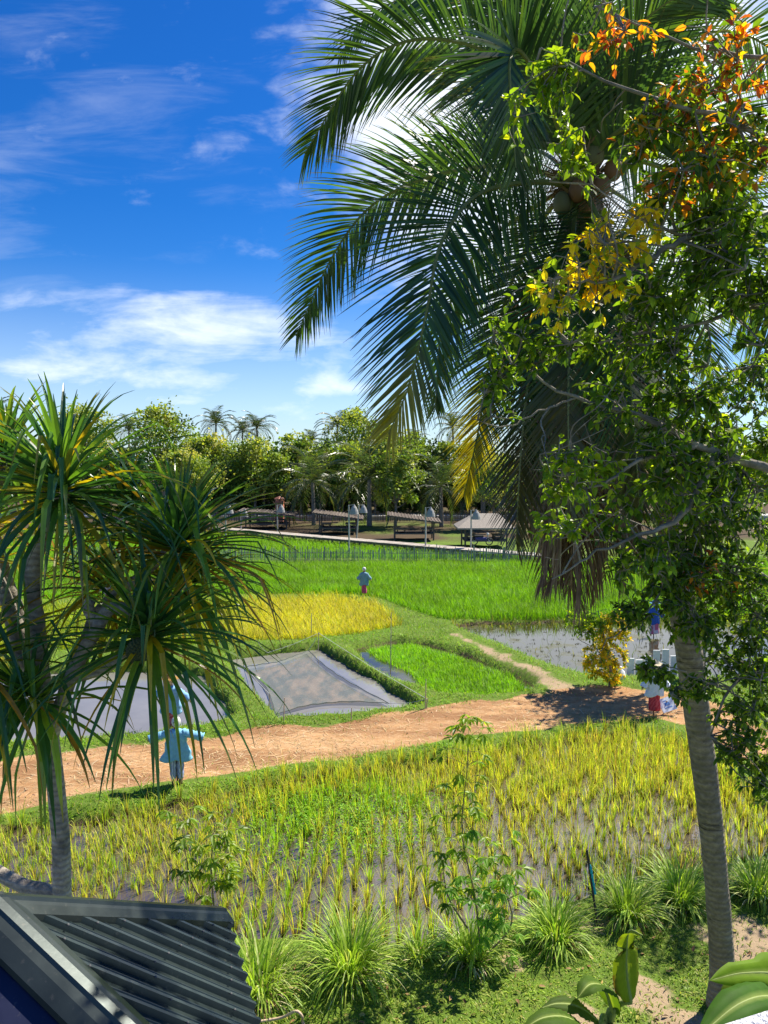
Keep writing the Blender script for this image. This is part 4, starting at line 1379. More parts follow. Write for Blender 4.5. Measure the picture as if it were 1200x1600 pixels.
palmate('cassava_sapling', 'short cassava sapling with yellow leaves in the paddy above the metal roof', [
    [b, at(330, 1350, D0), at(338, 1270, D0)], [b, at(300, 1380, D0), at(285, 1300, D0), at(275, 1265, D0)]],
    [(at(345, 1300, D0), 22, (.2, .2, .35), 'yg'), (at(355, 1360, D0), 18, (.15, .2, .3), 'yg'), (at(275, 1270, D0), 8, (.2, .2, .08), 'yg'), (at(290, 1330, D0), 12, (.2, .2, .3), 'g'), (at(315, 1390, D0), 8, (.2, .2, .2), 'yg')], .25, 'yg')


# ------------------------------------------------------------------ banana plants
def banana_leaf(parent, pts, wid, r, col, tear=.25, roll=0.0, brown=.0, stalk=None, sd=None):
    C = spline([at(*p) for p in pts], 30)
    T = nrm(np.gradient(C, axis=0))
    side = np.cross(T, [0, 0, 1.0]) if sd is None else np.asarray(sd, float) - T * (T @ np.asarray(sd, float))[:, None]
    side = nrm(side)
    N_ = np.cross(side, T)
    c_, s_ = math.cos(roll), math.sin(roll)
    side, N_ = side * c_ + N_ * s_, N_ * c_ - side * s_
    t = np.linspace(0, 1, 30)
    w = wid * np.clip(np.sin(np.clip(t * 1.02 + .0, 0, 1) ** .62 * PI) ** .6, 0, 1)
    cols = np.linspace(-1, 1, 9)
    wj = w[:, None] * (1 - tear * np.maximum(0, vnoise(np.column_stack([t * 9, np.full(30, r.random() * 50)]), 1, 40))[:, None] * (np.abs(cols) > .7)[None] * 1.3)
    lift = np.abs(cols)[None] * w[:, None] * .35 - (np.abs(cols)[None] ** 3) * w[:, None] * .42 + .004 * np.sin(t * 95)[:, None] * (np.abs(cols) > .2)[None]
    V = C[:, None] + side[:, None] * (wj * cols[None])[..., None] + N_[:, None] * lift[..., None]
    i, j = np.meshgrid(np.arange(29), np.arange(8), indexing='ij')
    a = (i * 9 + j).ravel()
    F = np.stack([a, a + 1, a + 10, a + 9], 1)
    cc = np.tile(np.asarray(col), (270, 1)) * (1 + .12 * r.random((270, 1)))
    rib = np.tile((np.abs(cols) < .1), 30)
    cc[rib] = (.26, .33, .08)
    if brown:
        e = np.tile(np.abs(cols) > .8, 30) & (r.random(270) < brown)
        cc[e] = (.10, .045, .02)
    o = MB().add(V.reshape(-1, 3), F, cc).build('leaf', M['banana'], parent, True)
    V, F = tube(C - N_ * .004, np.linspace(.016, .004, 30), 6)
    MB().add(V, F, (.22, .28, .07)).build('midrib', M['paint'], o, True)
    if stalk is not None:
        V, F = tube(spline([stalk, (stalk + C[0]) / 2 + (0, 0, .08), C[0]], 12), np.linspace(.03, .016, 12), 7)
        MB().add(V, F, (.20, .25, .07)).build('leaf_stalk', M['paint'], parent, True)


def banana_plant(x, Y, ztop, label):
    b = np.array([x, Y, 0.0])
    t = thing('banana_plant', label, 'banana plant', b)
    P_ = spline([b - (0, 0, .1), b + (.02, 0, ztop * .5), b + (0, 0, ztop)], 14)
    V, F = tube(P_, np.linspace(.13, .06, 14), 12)
    MB().add(V, F, (.16, .17, .06)).build('stem', M['wood'], t, True)
    return t, P_[-1]


r3 = np.random.default_rng(3)
t, top = banana_plant(1.62, 5.35, 3.45, 'banana plant with one upright torn leaf at the bottom of the view')
BG = (.075, .135, .018)
banana_leaf(t, [(986, 1566, 5.2), (980, 1530, 5.2), (979, 1490, 5.2), (984, 1456, 5.15), (1004, 1462, 5.0)], .125, r3, (.16, .22, .018), .7, .0, .35, top, (1, .55, .1))
banana_leaf(t, [(958, 1580, 5.3), (945, 1545, 5.25), (922, 1538, 5.1), (902, 1560, 5.0)], .14, r3, BG, .3, .1, 0, top)
banana_leaf(t, [(938, 1600, 5.2), (905, 1574, 5.1), (872, 1568, 5.05), (845, 1575, 5.0)], .09, r3, (.07, .12, .02), .3, .3, .1, top)
banana_leaf(t, [(930, 1625, 5.0), (890, 1592, 4.9), (850, 1590, 4.8), (815, 1610, 4.7)], .12, r3, BG, .3, .0, 0, top)
banana_leaf(t, [(1000, 1640, 5.0), (1035, 1625, 4.9), (1060, 1640, 4.8), (1080, 1680, 4.7)], .12, r3, BG, .3, 0, 0, top)
t, top = banana_plant(2.75, 4.9, 3.5, 'banana plant with broad glossy leaves at the lower right corner')
banana_leaf(t, [(1300, 1570, 4.9), (1230, 1526, 4.75), (1165, 1520, 4.65), (1108, 1532, 4.55)], .14, r3, (.16, .27, .02), .4, .8, 0, top)
banana_leaf(t, [(1290, 1600, 4.8), (1220, 1560, 4.6), (1160, 1566, 4.4), (1085, 1625, 4.2)], .17, r3, (.06, .14, .02), .3, .3, 0, top)
banana_leaf(t, [(1260, 1560, 4.9), (1200, 1535, 4.85), (1150, 1540, 4.8), (1122, 1572, 4.75)], .11, r3, (.14, .21, .02), .2, .2, 0, top)

# ------------------------------------------------------------------ metal roofed shed in the lower left corner
ZE = 4.85
Bc, Ec = gp(347, 1433, ZE), gp(392, 1602, ZE)
ev = nrm(Ec - Bc)
Lev = 3.3
Cc = Bc + ev * Lev
inw = np.array([ev[1], -ev[0], 0])
inw = inw if inw[0] < 0 else -inw
slope = .70
apex = None
# the apex lies over the middle of the eave's far part, placed where the photo's two hips meet
best = 1e9
for s in np.linspace(.2, 3.0, 60):
    for q in np.linspace(.4, 4, 90):
        p = Bc + ev * s + inw * q + np.array([0, 0, q * slope])
        v = p - (0, 0, HC)
        dpt = v @ FW
        x, y = 600 + FPX * (v @ RT) / dpt, 800 - FPX * (v @ UPV) / dpt
        e = (x + 15) ** 2 + (y - 1420) ** 2
        if e < best: best, apex, aq, as_ = e, p, q, s
shed = thing('metal_roof_shed', 'small shed with a dark ribbed metal hip roof in the lower left corner', 'shed', (Bc[0] + inw[0] * 1.5, Bc[1] + inw[1] * 1.5, 0))


def metal_mat(name, col, rough=.34):
    m, nt, out = new_mat(name)
    nz = noise(nt, 3, 5, .6)
    n2 = noise(nt, 40, 3, .6)
    c = mixc(nt, 1, col, ramp(nt, nz.outputs[0], [(.3, .8), (.7, 1.25)]), 'MULTIPLY')
    c = mixc(nt, ramp(nt, n2.outputs[0], [(.62, 0.), (.75, .25)]), c, (.20, .18, .15))
    rr = ramp(nt, nz.outputs[0], [(.3, rough * .8), (.7, rough * 1.35)])
    pb = nd(nt, 'ShaderNodeBsdfPrincipled', {'Base Color': c, 'Roughness': rr, 'Metallic': .45, 'Specular IOR Level': .5, 'Normal': bump(nt, nz.outputs[0], .12, .02)})
    nt.links.new(pb.outputs[0], out.inputs[0])
    return m


M['roof'] = metal_mat('dark_green_roof_sheet', (.030, .044, .042), .27)
M['roof_blue'] = metal_mat('dark_blue_roof_sheet', (.016, .02, .05), .35)
M['flash'] = metal_mat('dark_roof_flashing', (.035, .046, .044), .32)
# ribbed sheet: strips parallel to the slope, each with its trapezoid rib, clipped to the hip triangle
mb = MB()
pitch = .120
prof = [(0, 0), (.022, 0), (.025, .005), (.030, .005), (.033, 0), (.074, 0), (.084, .027), (.104, .027), (.113, 0)]
sA, qA = as_, aq


def scr_xy(p):
    v = p - np.array([0, 0, HC])
    return 600 + FPX * (v @ RT) / (v @ FW), 800 - FPX * (v @ UPV) / (v @ FW)


ap_x, ap_y = scr_xy(apex)
bl = 1e9
for L_ in np.linspace(1.0, 8, 300):
    x, y = scr_xy(apex + (Bc + ev * L_ - apex) * .25)
    e = abs((y - ap_y) - (x - ap_x) * (1600 - ap_y) / (175 - ap_x))
    if e < bl: bl, Lev = e, L_
print('ROOF', apex, as_, aq, best, Lev, bl)
Cc = Bc + ev * Lev


def qmax(s):
    return qA * (s / sA if s < sA else (Lev - s) / (Lev - sA))


nrml = nrm(np.cross(ev, inw + np.array([0, 0, slope])))
nrml = nrml if nrml[2] > 0 else -nrml
s0 = -.02
cols_s, hts = [], []
while s0 < Lev:
    for a, h in prof:
        if 0.0 <= s0 + a <= Lev: cols_s.append(s0 + a); hts.append(h)
    s0 += pitch
cols_s, hts = np.array(cols_s), np.array(hts)
lo = np.array([Bc + ev * s + nrml * h for s, h in zip(cols_s, hts)]) - inw * .04 - np.array([0, 0, slope * .04])
hi = np.array([Bc + ev * s + (inw + np.array([0, 0, slope])) * qmax(s) + nrml * h for s, h in zip(cols_s, hts)])
n = len(cols_s)
dn = nrml * .006
V = np.concatenate([lo, hi, lo - dn, hi - dn])
a = np.arange(n - 1)
mb.add(V, [np.stack([a, a + 1, a + 1 + n, a + n], 1), np.stack([a + 2 * n, a + 3 * n, a + 3 * n + 1, a + 2 * n + 1], 1), np.stack([a, a + 2 * n, a + 2 * n + 1, a + 1], 1)], (.1, .1, .1))
rs = mb.build('roof_sheet', M['roof'], shed)
# screws
scr = MB()
for k in range(6, n, len(prof)):
    for f in (.12, .45, .8):
        p = lo[k] + (hi[k] - lo[k]) * f + ev * .010 + nrml * .004 + ev * .0
        V, F = ball(p, .0065, 8, 5)
        scr.add(V, F, (.10, .10, .10))
o_ = scr.build('roof_screw', M['paint'], rs)
o_['kind'] = 'stuff'


def flashing(p, q, w, name, up, drop=.06, left=None):
    """a folded cap along a hip from p to q"""
    t = nrm(q - p)
    s = nrm(np.cross(t, [0, 0, 1.0]))
    prof_ = [(-w, -drop - .03), (-w, -drop), (-w * .55, -drop * .25), (-.03, 0), (-.02, .018), (.02, .018), (.03, 0), (w * .55, -drop * .25), (w, -drop), (w, -drop - .03)]
    V = np.array([e + s * a + np.array([0, 0, h + up]) for e in (p, q) for a, h in prof_] + [e + s * a * .98 + np.array([0, 0, h + up - .008]) for e in (p, q) for a, h in prof_])
    m = len(prof_)
    a = np.arange(m - 1)
    F = [np.stack([a, a + 1, a + 1 + m, a + m], 1), np.stack([a + 2 * m, a + 3 * m, a + 3 * m + 1, a + 2 * m + 1], 1),
         np.stack([a, a + 2 * m, a + 2 * m + 1, a + 1], 1), np.stack([a + m, a + m + 1, a + 3 * m + 1, a + 3 * m], 1)]
    MB().add(V, F, (.1, .1, .1)).build(name, M['flash'], shed)


flashing(apex + (apex - Bc) * .02, Bc - (apex - Bc) * .012, .085, 'ridge_cap', .045, .045)
flashing(apex, Cc, .12, 'ridge_cap', .05)
# the neighbouring smooth slope and the far slope
q2 = Cc + inw * (2 * qA)
q3 = Bc + inw * (2 * qA)
up2 = np.array([0, 0, .004])
for P_, nm, mt in (([Cc, apex, apex + inw * 3, Cc + inw * (3 + qA)], 'roof_slope', M['roof_blue']), ([apex, Bc, Bc + inw * (3 + qA), apex + inw * 3], 'roof_slope', M['roof'])):
    P_ = np.array(P_)
    V = np.concatenate([P_ + up2, P_ + up2 - (0, 0, .008)])
    MB().add(V, [np.array([[0, 1, 2, 3], [7, 6, 5, 4]]), np.array([[0, 4, 5, 1], [1, 5, 6, 2], [2, 6, 7, 3], [3, 7, 4, 0]])], (.1, .1, .1)).build(nm, mt, shed)
flashing(apex + inw * .02, apex + inw * 3, .12, 'ridge_cap', .05)
mb = MB()
for s_, e_ in ((Bc, Cc), (Bc, Bc + inw * (3 + qA)), (Cc, Cc + inw * (3 + qA))):
    i_ = (Bc + Cc) / 2 + inw * 1.8
    a_, b_ = s_ + nrm(i_ - s_) * .35, e_ + nrm(i_ - e_) * .35
    a_[2] = b_[2] = 0
    V, F = bar(a_ + (0, 0, ZE / 2 - .1), b_ + (0, 0, ZE / 2 - .1), .12, ZE - .25)
    mb.add(V, F, (.45, .42, .38))
mb.build('wall', M['paint'], shed)

# white plastered balcony rail in the lower right corner
p0, p1 = at(1060, 1694, 1.05), at(1290, 1622, 1.05)
rb = thing('balcony_rail', 'white rough plaster balcony rail just showing in the lower right corner', 'rail', p0 - (0, 0, .1))
dv = nrm(p1 - p0)
P_ = np.array([p0 + dv * t for t in np.linspace(0, 1.2, 24)])
V, F = tube(P_, .05, 20)
mb = MB().add(V, F, (.78, .78, .80))
mb.build('handrail', plain_mat('rough_white_plaster', None, .95, .1, 90, .12, bmp=.9), rb, True)
V, F = bar(p0 - (0, 0, .5), p0 + dv * 1.2 - (0, 0, .5), .08, .92)
MB().add(V, F, (.75, .75, .77)).build('parapet', M['paint'], rb)

# ------------------------------------------------------------------ scarecrows
def scarecrow(foot, h, label, shirt, lower, head, hat=None, arms=.62, rot=0.0, skirt=.16, short=False, armdrop=.0, stripe=None, check=None, z0=None, flare=.2, up=0.0):
    """a dressed straw figure on a stake: h is its height"""
    b = np.array([foot[0], foot[1], foot[2] if z0 is None else z0])
    t = thing('scarecrow', label, 'scarecrow', b)
    k = h / 1.65
    Rz = rotz(rot)
    r = np.random.default_rng(int(h * 1000 + foot[1] * 10))

    def tr(V): return (V * k) @ Rz.T + b
    V, F = tube([(0, .03, -.3), (0, .03, .8), (0, .02, 1.5)], [.022, .022, .02], 8)
    MB().add(tr(V), F, (.22, .16, .10)).build('stake', M['wood'], t)
    # skirt or trousers
    lo = .16 + up
    def paint(V, base):
        C = np.tile(np.asarray(base, float), (len(V), 1))
        if stripe is not None:
            a = np.arctan2(V[:, 1], V[:, 0])
            C[(np.floor(a / .26).astype(int) % 2) == 0] = stripe
        if check is not None:
            a = np.floor(np.arctan2(V[:, 1], V[:, 0]) / .26).astype(int)
            z = np.floor(V[:, 2] / .07).astype(int)
            C[(a + z) % 2 == 0] = check
        return C
    if short:
        for sx in (-1, 1):
            rings = [((sx * .085, 0, z), .08 - .012 * (z < .3) + .008 * math.sin(z * 30), .085) for z in np.linspace(lo, .78, 14)]
            V, F = loft(rings, 24)
            MB().add(tr(V), F, paint(V - (sx * .085, 0, 0), lower)).build('trouser_leg', M['cloth'], t, True)
            V, F = loft([((sx * .085, -.02, lo - .14), .035, .055), ((sx * .085, -.01, lo - .07), .045, .05), ((sx * .085, 0, lo + .03), .05, .05)], 10)
            MB().add(tr(V), F, (.12, .07, .05)).build('leg', M['wood'], t, True)
    else:
        rings = [((.012 * math.sin(z * 9), 0, z), skirt * (1.15 - .25 * (z - lo)) * (1 + .05 * math.sin(z * 23)), .13 * (1.1 - .2 * (z - lo))) for z in np.linspace(lo, .82, 14)]
        V, F = loft(rings, 24)
        rad = 1 + .07 * np.sin(np.arctan2(V[:, 1], V[:, 0]) * 6)
        V[:, :2] *= rad[:, None]
        MB().add(tr(V), F, paint(V, lower)).build('sarong', M['cloth'], t, True)
    # shirt: body and two sleeves
    zs = np.array([.62, .70, .82, .95, 1.08, 1.2, 1.29, 1.34, 1.37])
    rx = np.array([.27, .262, .25, .235, .235, .24, .22, .15, .075]) * (1 + flare * np.array([1, .8, .5, .3, .1, 0, 0, 0, 0]))
    ry = np.array([.15, .15, .15, .145, .145, .14, .125, .1, .065])
    zf_ = np.linspace(zs[0], zs[-1], 30)
    V, F = loft([((.012 * math.sin(z * 17), 0, z), a, c) for z, a, c in zip(zf_, np.interp(zf_, zs, rx), np.interp(zf_, zs, ry))], 44)
    an_ = np.arctan2(V[:, 1], V[:, 0])
    wr_ = .5 * np.sin(an_ * 5 + V[:, 2] * 9) + .35 * np.sin(an_ * 11 - V[:, 2] * 23 + 1) + .3 * np.sin(V[:, 2] * 41 + an_ * 3)
    V[:, :2] *= (1 + .055 * wr_ * np.clip((1.36 - V[:, 2]) * 6, 0, 1))[:, None]
    V[:, 1] *= 1 + .10 * np.sin(np.arctan2(V[:, 1], V[:, 0]) * 7 + V[:, 2] * 4) * (V[:, 2] < 1.2)
    V[:, 2] += np.where(V[:, 2] < .66, .035 * np.sin(np.arctan2(V[:, 1], V[:, 0]) * 3), 0)
    sh = MB().add(tr(V), F, shirt).build('shirt', M['cloth'], t, True)
    for sx in (-1, 1):
        p0 = np.array([sx * .14, 0, 1.27])
        p1 = np.array([sx * arms * .6, -.01, 1.27 - armdrop * .45])
        p2 = np.array([sx * arms, -.02, 1.25 - armdrop])
        V, F = tube(spline([p0, p1, p2], 18), np.interp(np.linspace(0, 8, 18), np.arange(9), [.10, .10, .098, .094, .094, .096, .10, .105, .112]) * (1 + .09 * np.sin(np.arange(18) * 1.9) * r.uniform(.6, 1.3, 18)), 18)
        V += .008 * np.sin(V[:, [1, 2, 0]] * 40)
        V[:, 2] -= .03 * np.abs(V[:, 0])
        MB().add(tr(V), F, np.asarray(shirt) * 1.04).build('sleeve', M['cloth'], sh, True)
        hm = MB()
        for q_ in range(9):
            V, F = tube([p2 - (sx * .05, 0, 0), p2 + (sx * r.uniform(.02, .09), r.normal(0, .03), r.normal(-.04, .04))], [.012, .006], 5)
            hm.add(tr(V), F, (.45, .34, .16))
        hm.build('straw_hand', M['dry'], t)
    # stuffed cloth head on a neck
    V, F = loft([((0, 0, 1.33), .06, .06), ((0, 0, 1.41), .055, .055), ((0, 0, 1.45), .085, .09), ((0, 0, 1.52), .108, .112), ((0, 0, 1.59), .10, .105), ((0, 0, 1.635), .07, .07), ((0, 0, 1.65), .02, .02)], 18)
    C = np.tile(np.asarray(head, float), (len(V), 1))
    C[V[:, 2] < 1.44] = (.32, .07, .06) if stripe is not None else np.asarray(head) * .6
    hd = MB().add(tr(V), F, C).build('head', M['cloth'], t, True)
    fm = MB()
    for sx in (-1, 1):
        V, F = ball((sx * .04, -.103, 1.545), (.013, .008, .013), 8, 5)
        fm.add(tr(V), F, (.03, .03, .03))
    V, F = tube([(-.035, -.107, 1.485), (0, -.112, 1.478), (.035, -.107, 1.485)], .006, 5)
    fm.add(tr(V), F, (.2, .04, .04))
    V, F = ball((0, -.115, 1.515), (.012, .014, .018), 8, 5)
    fm.add(tr(V), F, np.asarray(head) * .85)
    fm.build('face', M['paint'], hd)
    if hat is not None:
        V, F = loft([((0, 0, 1.57), .24, .24), ((0, 0, 1.60), .15, .15), ((0, 0, 1.68), .09, .09), ((0, 0, 1.74), .015, .015)], 20)
        MB().add(tr(V), F, hat).build('hat', M['thatch'], t)
    return t


f = gp(277, 1226, 0)
scarecrow(f, 1.62, 'scarecrow in light blue shirt and striped trousers on the near edge of the path', (.22, .47, .62), (.55, .60, .72), (.62, .60, .56), None, .62, .12, short=True, armdrop=.10, stripe=(.09, .13, .32), flare=.45)
f = gp(268, 1147, -.3)
scarecrow(f, 1.72, 'scarecrow in pale blue shirt and red checked sarong at the left pond edge', (.22, .42, .62), (.42, .04, .06), (.60, .45, .30), (.28, .16, .05), .55, -.15, armdrop=.22, check=(.60, .16, .18))
f = gp(569, 931, .0)
scarecrow(f, 1.62, 'distant scarecrow in grey blue shirt and pink sarong beyond the golden rice', (.20, .33, .40), (.60, .06, .22), (.66, .64, .62), None, .36, .1, armdrop=.28, skirt=.13, stripe=(.45, .10, .16), flare=.0)
f = gp(1022, 1117, 0)
scarecrow(f, 1.62, 'scarecrow in white patterned shirt and red checked sarong beside the path', (.66, .70, .80), (.45, .03, .05), (.60, .55, .45), (.58, .50, .34), .40, .2, armdrop=.35, check=(.60, .10, .12), skirt=.17)
f = gp(1022, 995, -.25)
scarecrow(f, 1.6, 'scarecrow in dark blue shirt and pink striped sarong in the flooded right paddy', (.06, .14, .42), (.62, .14, .22), (.4, .5, .6), (.10, .22, .40), .5, .5, armdrop=.3, skirt=.26, stripe=(.72, .60, .62))

# square white sign leaning at the feet of that scarecrow
c = gp(1042, 1113, 0)
sg = thing('sign_board', 'small white sign with a blue mark leaning beside the red sarong scarecrow', 'sign', c)
V, F = box((0, 0, 0), (.46, .03, .42))
tilt = np.array(Matrix.Rotation(R(-38), 3, 'X')) @ np.array(Matrix.Rotation(R(-18), 3, 'Y'))
T_ = lambda V: V @ np.array(tilt).T + c + (0, 0, .24)
MB().add(T_(V), F, (.72, .78, .84)).build('board', M['paint'], sg)
mb = MB()
for (x, z, w, h) in ((0, .02, .16, .10), (0, -.09, .24, .025), (-.03, .12, .12, .02)):
    V, F = box((x, -.0175, z), (w, .006, h))
    mb.add(T_(V), F, (.12, .28, .62))
mb.build('blue_mark', M['paint'], sg)
V, F = bar(c + (0, .14, 0), c + (0, .02, .34), .03, .03)
MB().add(V, F, (.3, .22, .14)).build('prop', M['wood'], sg)

# white boards standing in a row behind it
b0, b1 = gp(985, 1052, -.1), gp(1066, 1050, -.1)
wf = thing('white_board_fence', 'short row of white upright boards at the edge of the right paddy', 'fence', b0)
for k in range(7):
    p = b0 + (b1 - b0) * (k / 6)
    hh = [.55, .48, .62, .82, .85, .6, .7][k]
    V, F = box(p + (0, .02 * (k % 2), hh / 2 - .1), ((b1 - b0)[0] / 7 * .88, .05, hh + .2), .05 * (k % 3 - 1))
    MB().add(V, F, (.78, .80, .82)).build('board', M['paint'], wf)
V, F = bar(b0 + (0, .06, .25), b1 + (0, .06, .25), .03, .06)
MB().add(V, F, (.6, .6, .6)).build('rail', M['paint'], wf)

# ------------------------------------------------------------------ net over the pond, its stakes and cords
m, nt, out = new_mat('fine_dark_net')
tcv = nd(nt, 'ShaderNodeTexCoord').outputs['Object']
nz = noise(nt, 1.7, 9, .72, stretch=(1, .4, 1))
pb = nd(nt, 'ShaderNodeBsdfPrincipled', {'Base Color': mixc(nt, ramp(nt, nz.outputs[0], [(.46, 0.), (.60, .8)]), (.14, .16, .14), (.33, .26, .19)), 'Roughness': .8, 'Specular IOR Level': .2})
tp_ = nd(nt, 'ShaderNodeBsdfTransparent', {'Color': (1, 1, 1, 1)})
mx = nd(nt, 'ShaderNodeMixShader', {0: .5, 1: tp_.outputs[0], 2: pb.outputs[0]})
nt.links.new(mx.outputs[0], out.inputs[0])
M['net'] = m
corn = [gp(418, 1020, -.1), gp(482, 1016, -.2), gp(608, 1099, -.25), gp(431, 1116, -.25), gp(384, 1042, -.25)]
nb = np.mean(corn, 0)
net = thing('pond_net', 'dark fish net stretched over the grey pond with cords at its corners', 'net', (nb[0], nb[1], -.4))
n = 26
Q = [corn[4], corn[1], corn[2], corn[3]]
u_, v_ = np.meshgrid(np.linspace(0, 1, n), np.linspace(0, 1, n), indexing='ij')
uu, vv = u_[..., None], v_[..., None]
V = Q[0] * (1 - uu) * (1 - vv) + Q[1] * (1 - uu) * vv + Q[2] * uu * vv + Q[3] * uu * (1 - vv)
inwd = (nb - V) * (.16 * (4 * np.maximum((u_ * (1 - u_)) * (np.abs(v_ - .5) * 2) ** 3, (v_ * (1 - v_)) * (np.abs(u_ - .5) * 2) ** 3)))[..., None]
V = V + inwd
sag = 4 * u_ * (1 - u_) * 4 * v_ * (1 - v_)
V[..., 2] = np.maximum(V[..., 2] - .35 * sag ** .6, -.315) + .012 * np.sin(u_ * 37 + v_ * 11) + .012 * np.sin(v_ * 41)
i, j = np.meshgrid(np.arange(n - 1), np.arange(n - 1), indexing='ij')
a = (i * n + j).ravel()
nm_ = MB().add(V.reshape(-1, 3), np.stack([a, a + 1, a + n + 1, a + n], 1), (.06, .06, .05)).build('netting', M['net'], net, True)
cm = MB()
edge = [V[0, :], V[:, -1], V[-1, ::-1], V[::-1, 0]]
for e in edge:
    VV, FF = tube(e + (0, 0, .006), .012, 5)
    cm.add(VV, FF, (.10, .12, .10))
cm.build('edge_cord', M['wood'], nm_)
stakes = [(370, 1030, .4), (497, 1006, .5), (666, 1106, .3), (443, 1130, .75), (610, 1035, 1.9), (664, 1106, .9), (420, 1100, .35), (548, 1124, .35), (486, 990, .9)]
sp0 = []
for k, (x, y, h) in enumerate(stakes):
    p = gp(x, y, 0)
    V, F = tube([p - (0, 0, .3), p + (.02, 0, h * .5), p + (.03, .0, h)], [.018, .016, .013], 7)
    o = MB().add(V, F, (.38, .32, .24)).build('stake', M['wood'])
    sp0.append(p + (.03, 0, h * .9))
    tag(o, ['stake at the far left corner of the net pond', 'pale stake at the far corner of the net pond', 'stake at the right corner of the net pond', 'short grey post on the near bank of the net pond', 'tall thin pole on the bund between net pond and seedling plot',
            'thin stake beside the right corner of the net pond', 'stake at the left bank of the net pond', 'very short peg on the near bank of the net pond', 'leaning thin cane behind the net pond'][k], 'stake', 'stakes around the net pond')
for k, (a_, b_) in enumerate(((corn[4], sp0[0]), (corn[1], sp0[1]), (corn[2], sp0[2]), (corn[3], sp0[3]), (sp0[1], sp0[2]), (corn[0], sp0[1]), (corn[4], sp0[6]), (corn[0], gp(400, 1000, .5)))):
    mid = (np.asarray(a_) + np.asarray(b_)) / 2 - (0, 0, .05)
    V, F = tube(spline([a_, mid, b_], 12), .008, 5)
    MB().add(V, F, (.5, .5, .46)).build('cord', M['wood'], net)

# blue taped pole among the lemongrass, hose and small items
b = gp(938, 1445, 0)
tp2 = at(917, 1328, b[1] - .1)
bp = thing('taped_pole', 'thin dark leaning pole wrapped with blue tape among the lemongrass', 'pole', b)
V, F = tube([b - (0, 0, .3), tp2], [.022, .018], 8)
MB().add(V, F, (.05, .045, .05)).build('rod', M['wood'], bp)
d_ = tp2 - b
mb = MB()
P_ = np.array([b + d_ * t for t in np.linspace(.42, .80, 24)])
V, F = tube(P_, .026 * (1 + .12 * np.sin(np.arange(24) * 1.9)), 9)
mb.add(V, F, (.03, .36, .46))
mb.build('blue_tape', M['cloth'], bp)
pts = [gp(330, 1610, .05), gp(400, 1597, .06), gp(440, 1590, .10), (gp(462, 1580, .28)), gp(472, 1588, .22), gp(474, 1600, .06), gp(490, 1625, .03)]
V, F = tube(spline(pts, 40), .018, 9)
tag(MB().add(V, F, (.55, .40, .27)).build('garden_hose', M['paint'], None, True), 'pale tan hose lying on the ground beside the metal roof', 'hose')
sk = gp(966, 1062, 0)
V, F = loft([(sk + (0, 0, 0), .22, .18), (sk + (0, 0, .14), .26, .2), (sk + (.03, 0, .3), .18, .15), (sk + (.05, 0, .4), .05, .05), (sk + (.05, 0, .46), .08, .06)], 12)
tag(MB().add(V, F, (.72, .74, .78)).build('white_sack', M['cloth'], None, True), 'small white tied sack on the bank under the yellow tree', 'sack')
b = gp(590, 1200, 0)

# ------------------------------------------------------------------ bamboo fence across the green rice
def fence(name, A, B, hgt, step, label, col, posts, mat, gapj=.2, rails=(.3, .75)):
    A, B = np.asarray(A, float), np.asarray(B, float)
    L = np.linalg.norm(B - A)
    n = int(L / step)
    r = np.random.default_rng(int(L * 10))
    t = thing(name, label, 'fence', A)
    mb = MB()
    dirv = (B - A) / L
    rz = math.atan2(dirv[1], dirv[0])
    for k in range(n):
        p = A + dirv * (k * step + r.normal(0, step * .12))
        h = hgt * (1 + r.normal(0, .09)) * (1.25 if r.random() < .06 else 1)
        w = step * r.uniform(.35, .62)
        V, F = box(p + (0, 0, h / 2), (w, .02, h), rz + r.normal(0, .05))
        V[[1, 3, 5, 7], 0] += r.normal(0, .025)
        mb.add(V, F, np.asarray(col) * r.uniform(.65, 1.25))
    mb.build('pickets', mat, t)
    for f in rails:
        V, F = bar(A + (0, -.03, hgt * f), B + (0, -.03, hgt * f), .03, .04)
        MB().add(V, F, np.asarray(col) * .9).build('rail', mat, t)
    m = int(L / posts)
    for k in range(m + 1):
        p = A + dirv * (L * k / m)
        V, F = box(p + (0, .03, hgt * .58), (.08, .08, hgt * 1.16), rz)
        MB().add(V, F, np.asarray(col) * .8).build('post', mat, t)
    return t


fa, fb = gp(300, 878, 0), gp(835, 880, 0)
fa[2] = fb[2] = -.2
fence('bamboo_fence', fa + (-10, .6, 0), fb, 1.2, .11, 'grey green bamboo picket fence across the green rice', (.34, .34, .26), 2.2, M['wood'])
z9 = .35
fence('picket_fence', (-34, 90.6, z9), (34, 89.6, z9), 1.1, .2, 'dark wooden picket fence below the far road', (.15, .12, .09), 2.6, M['wood'])

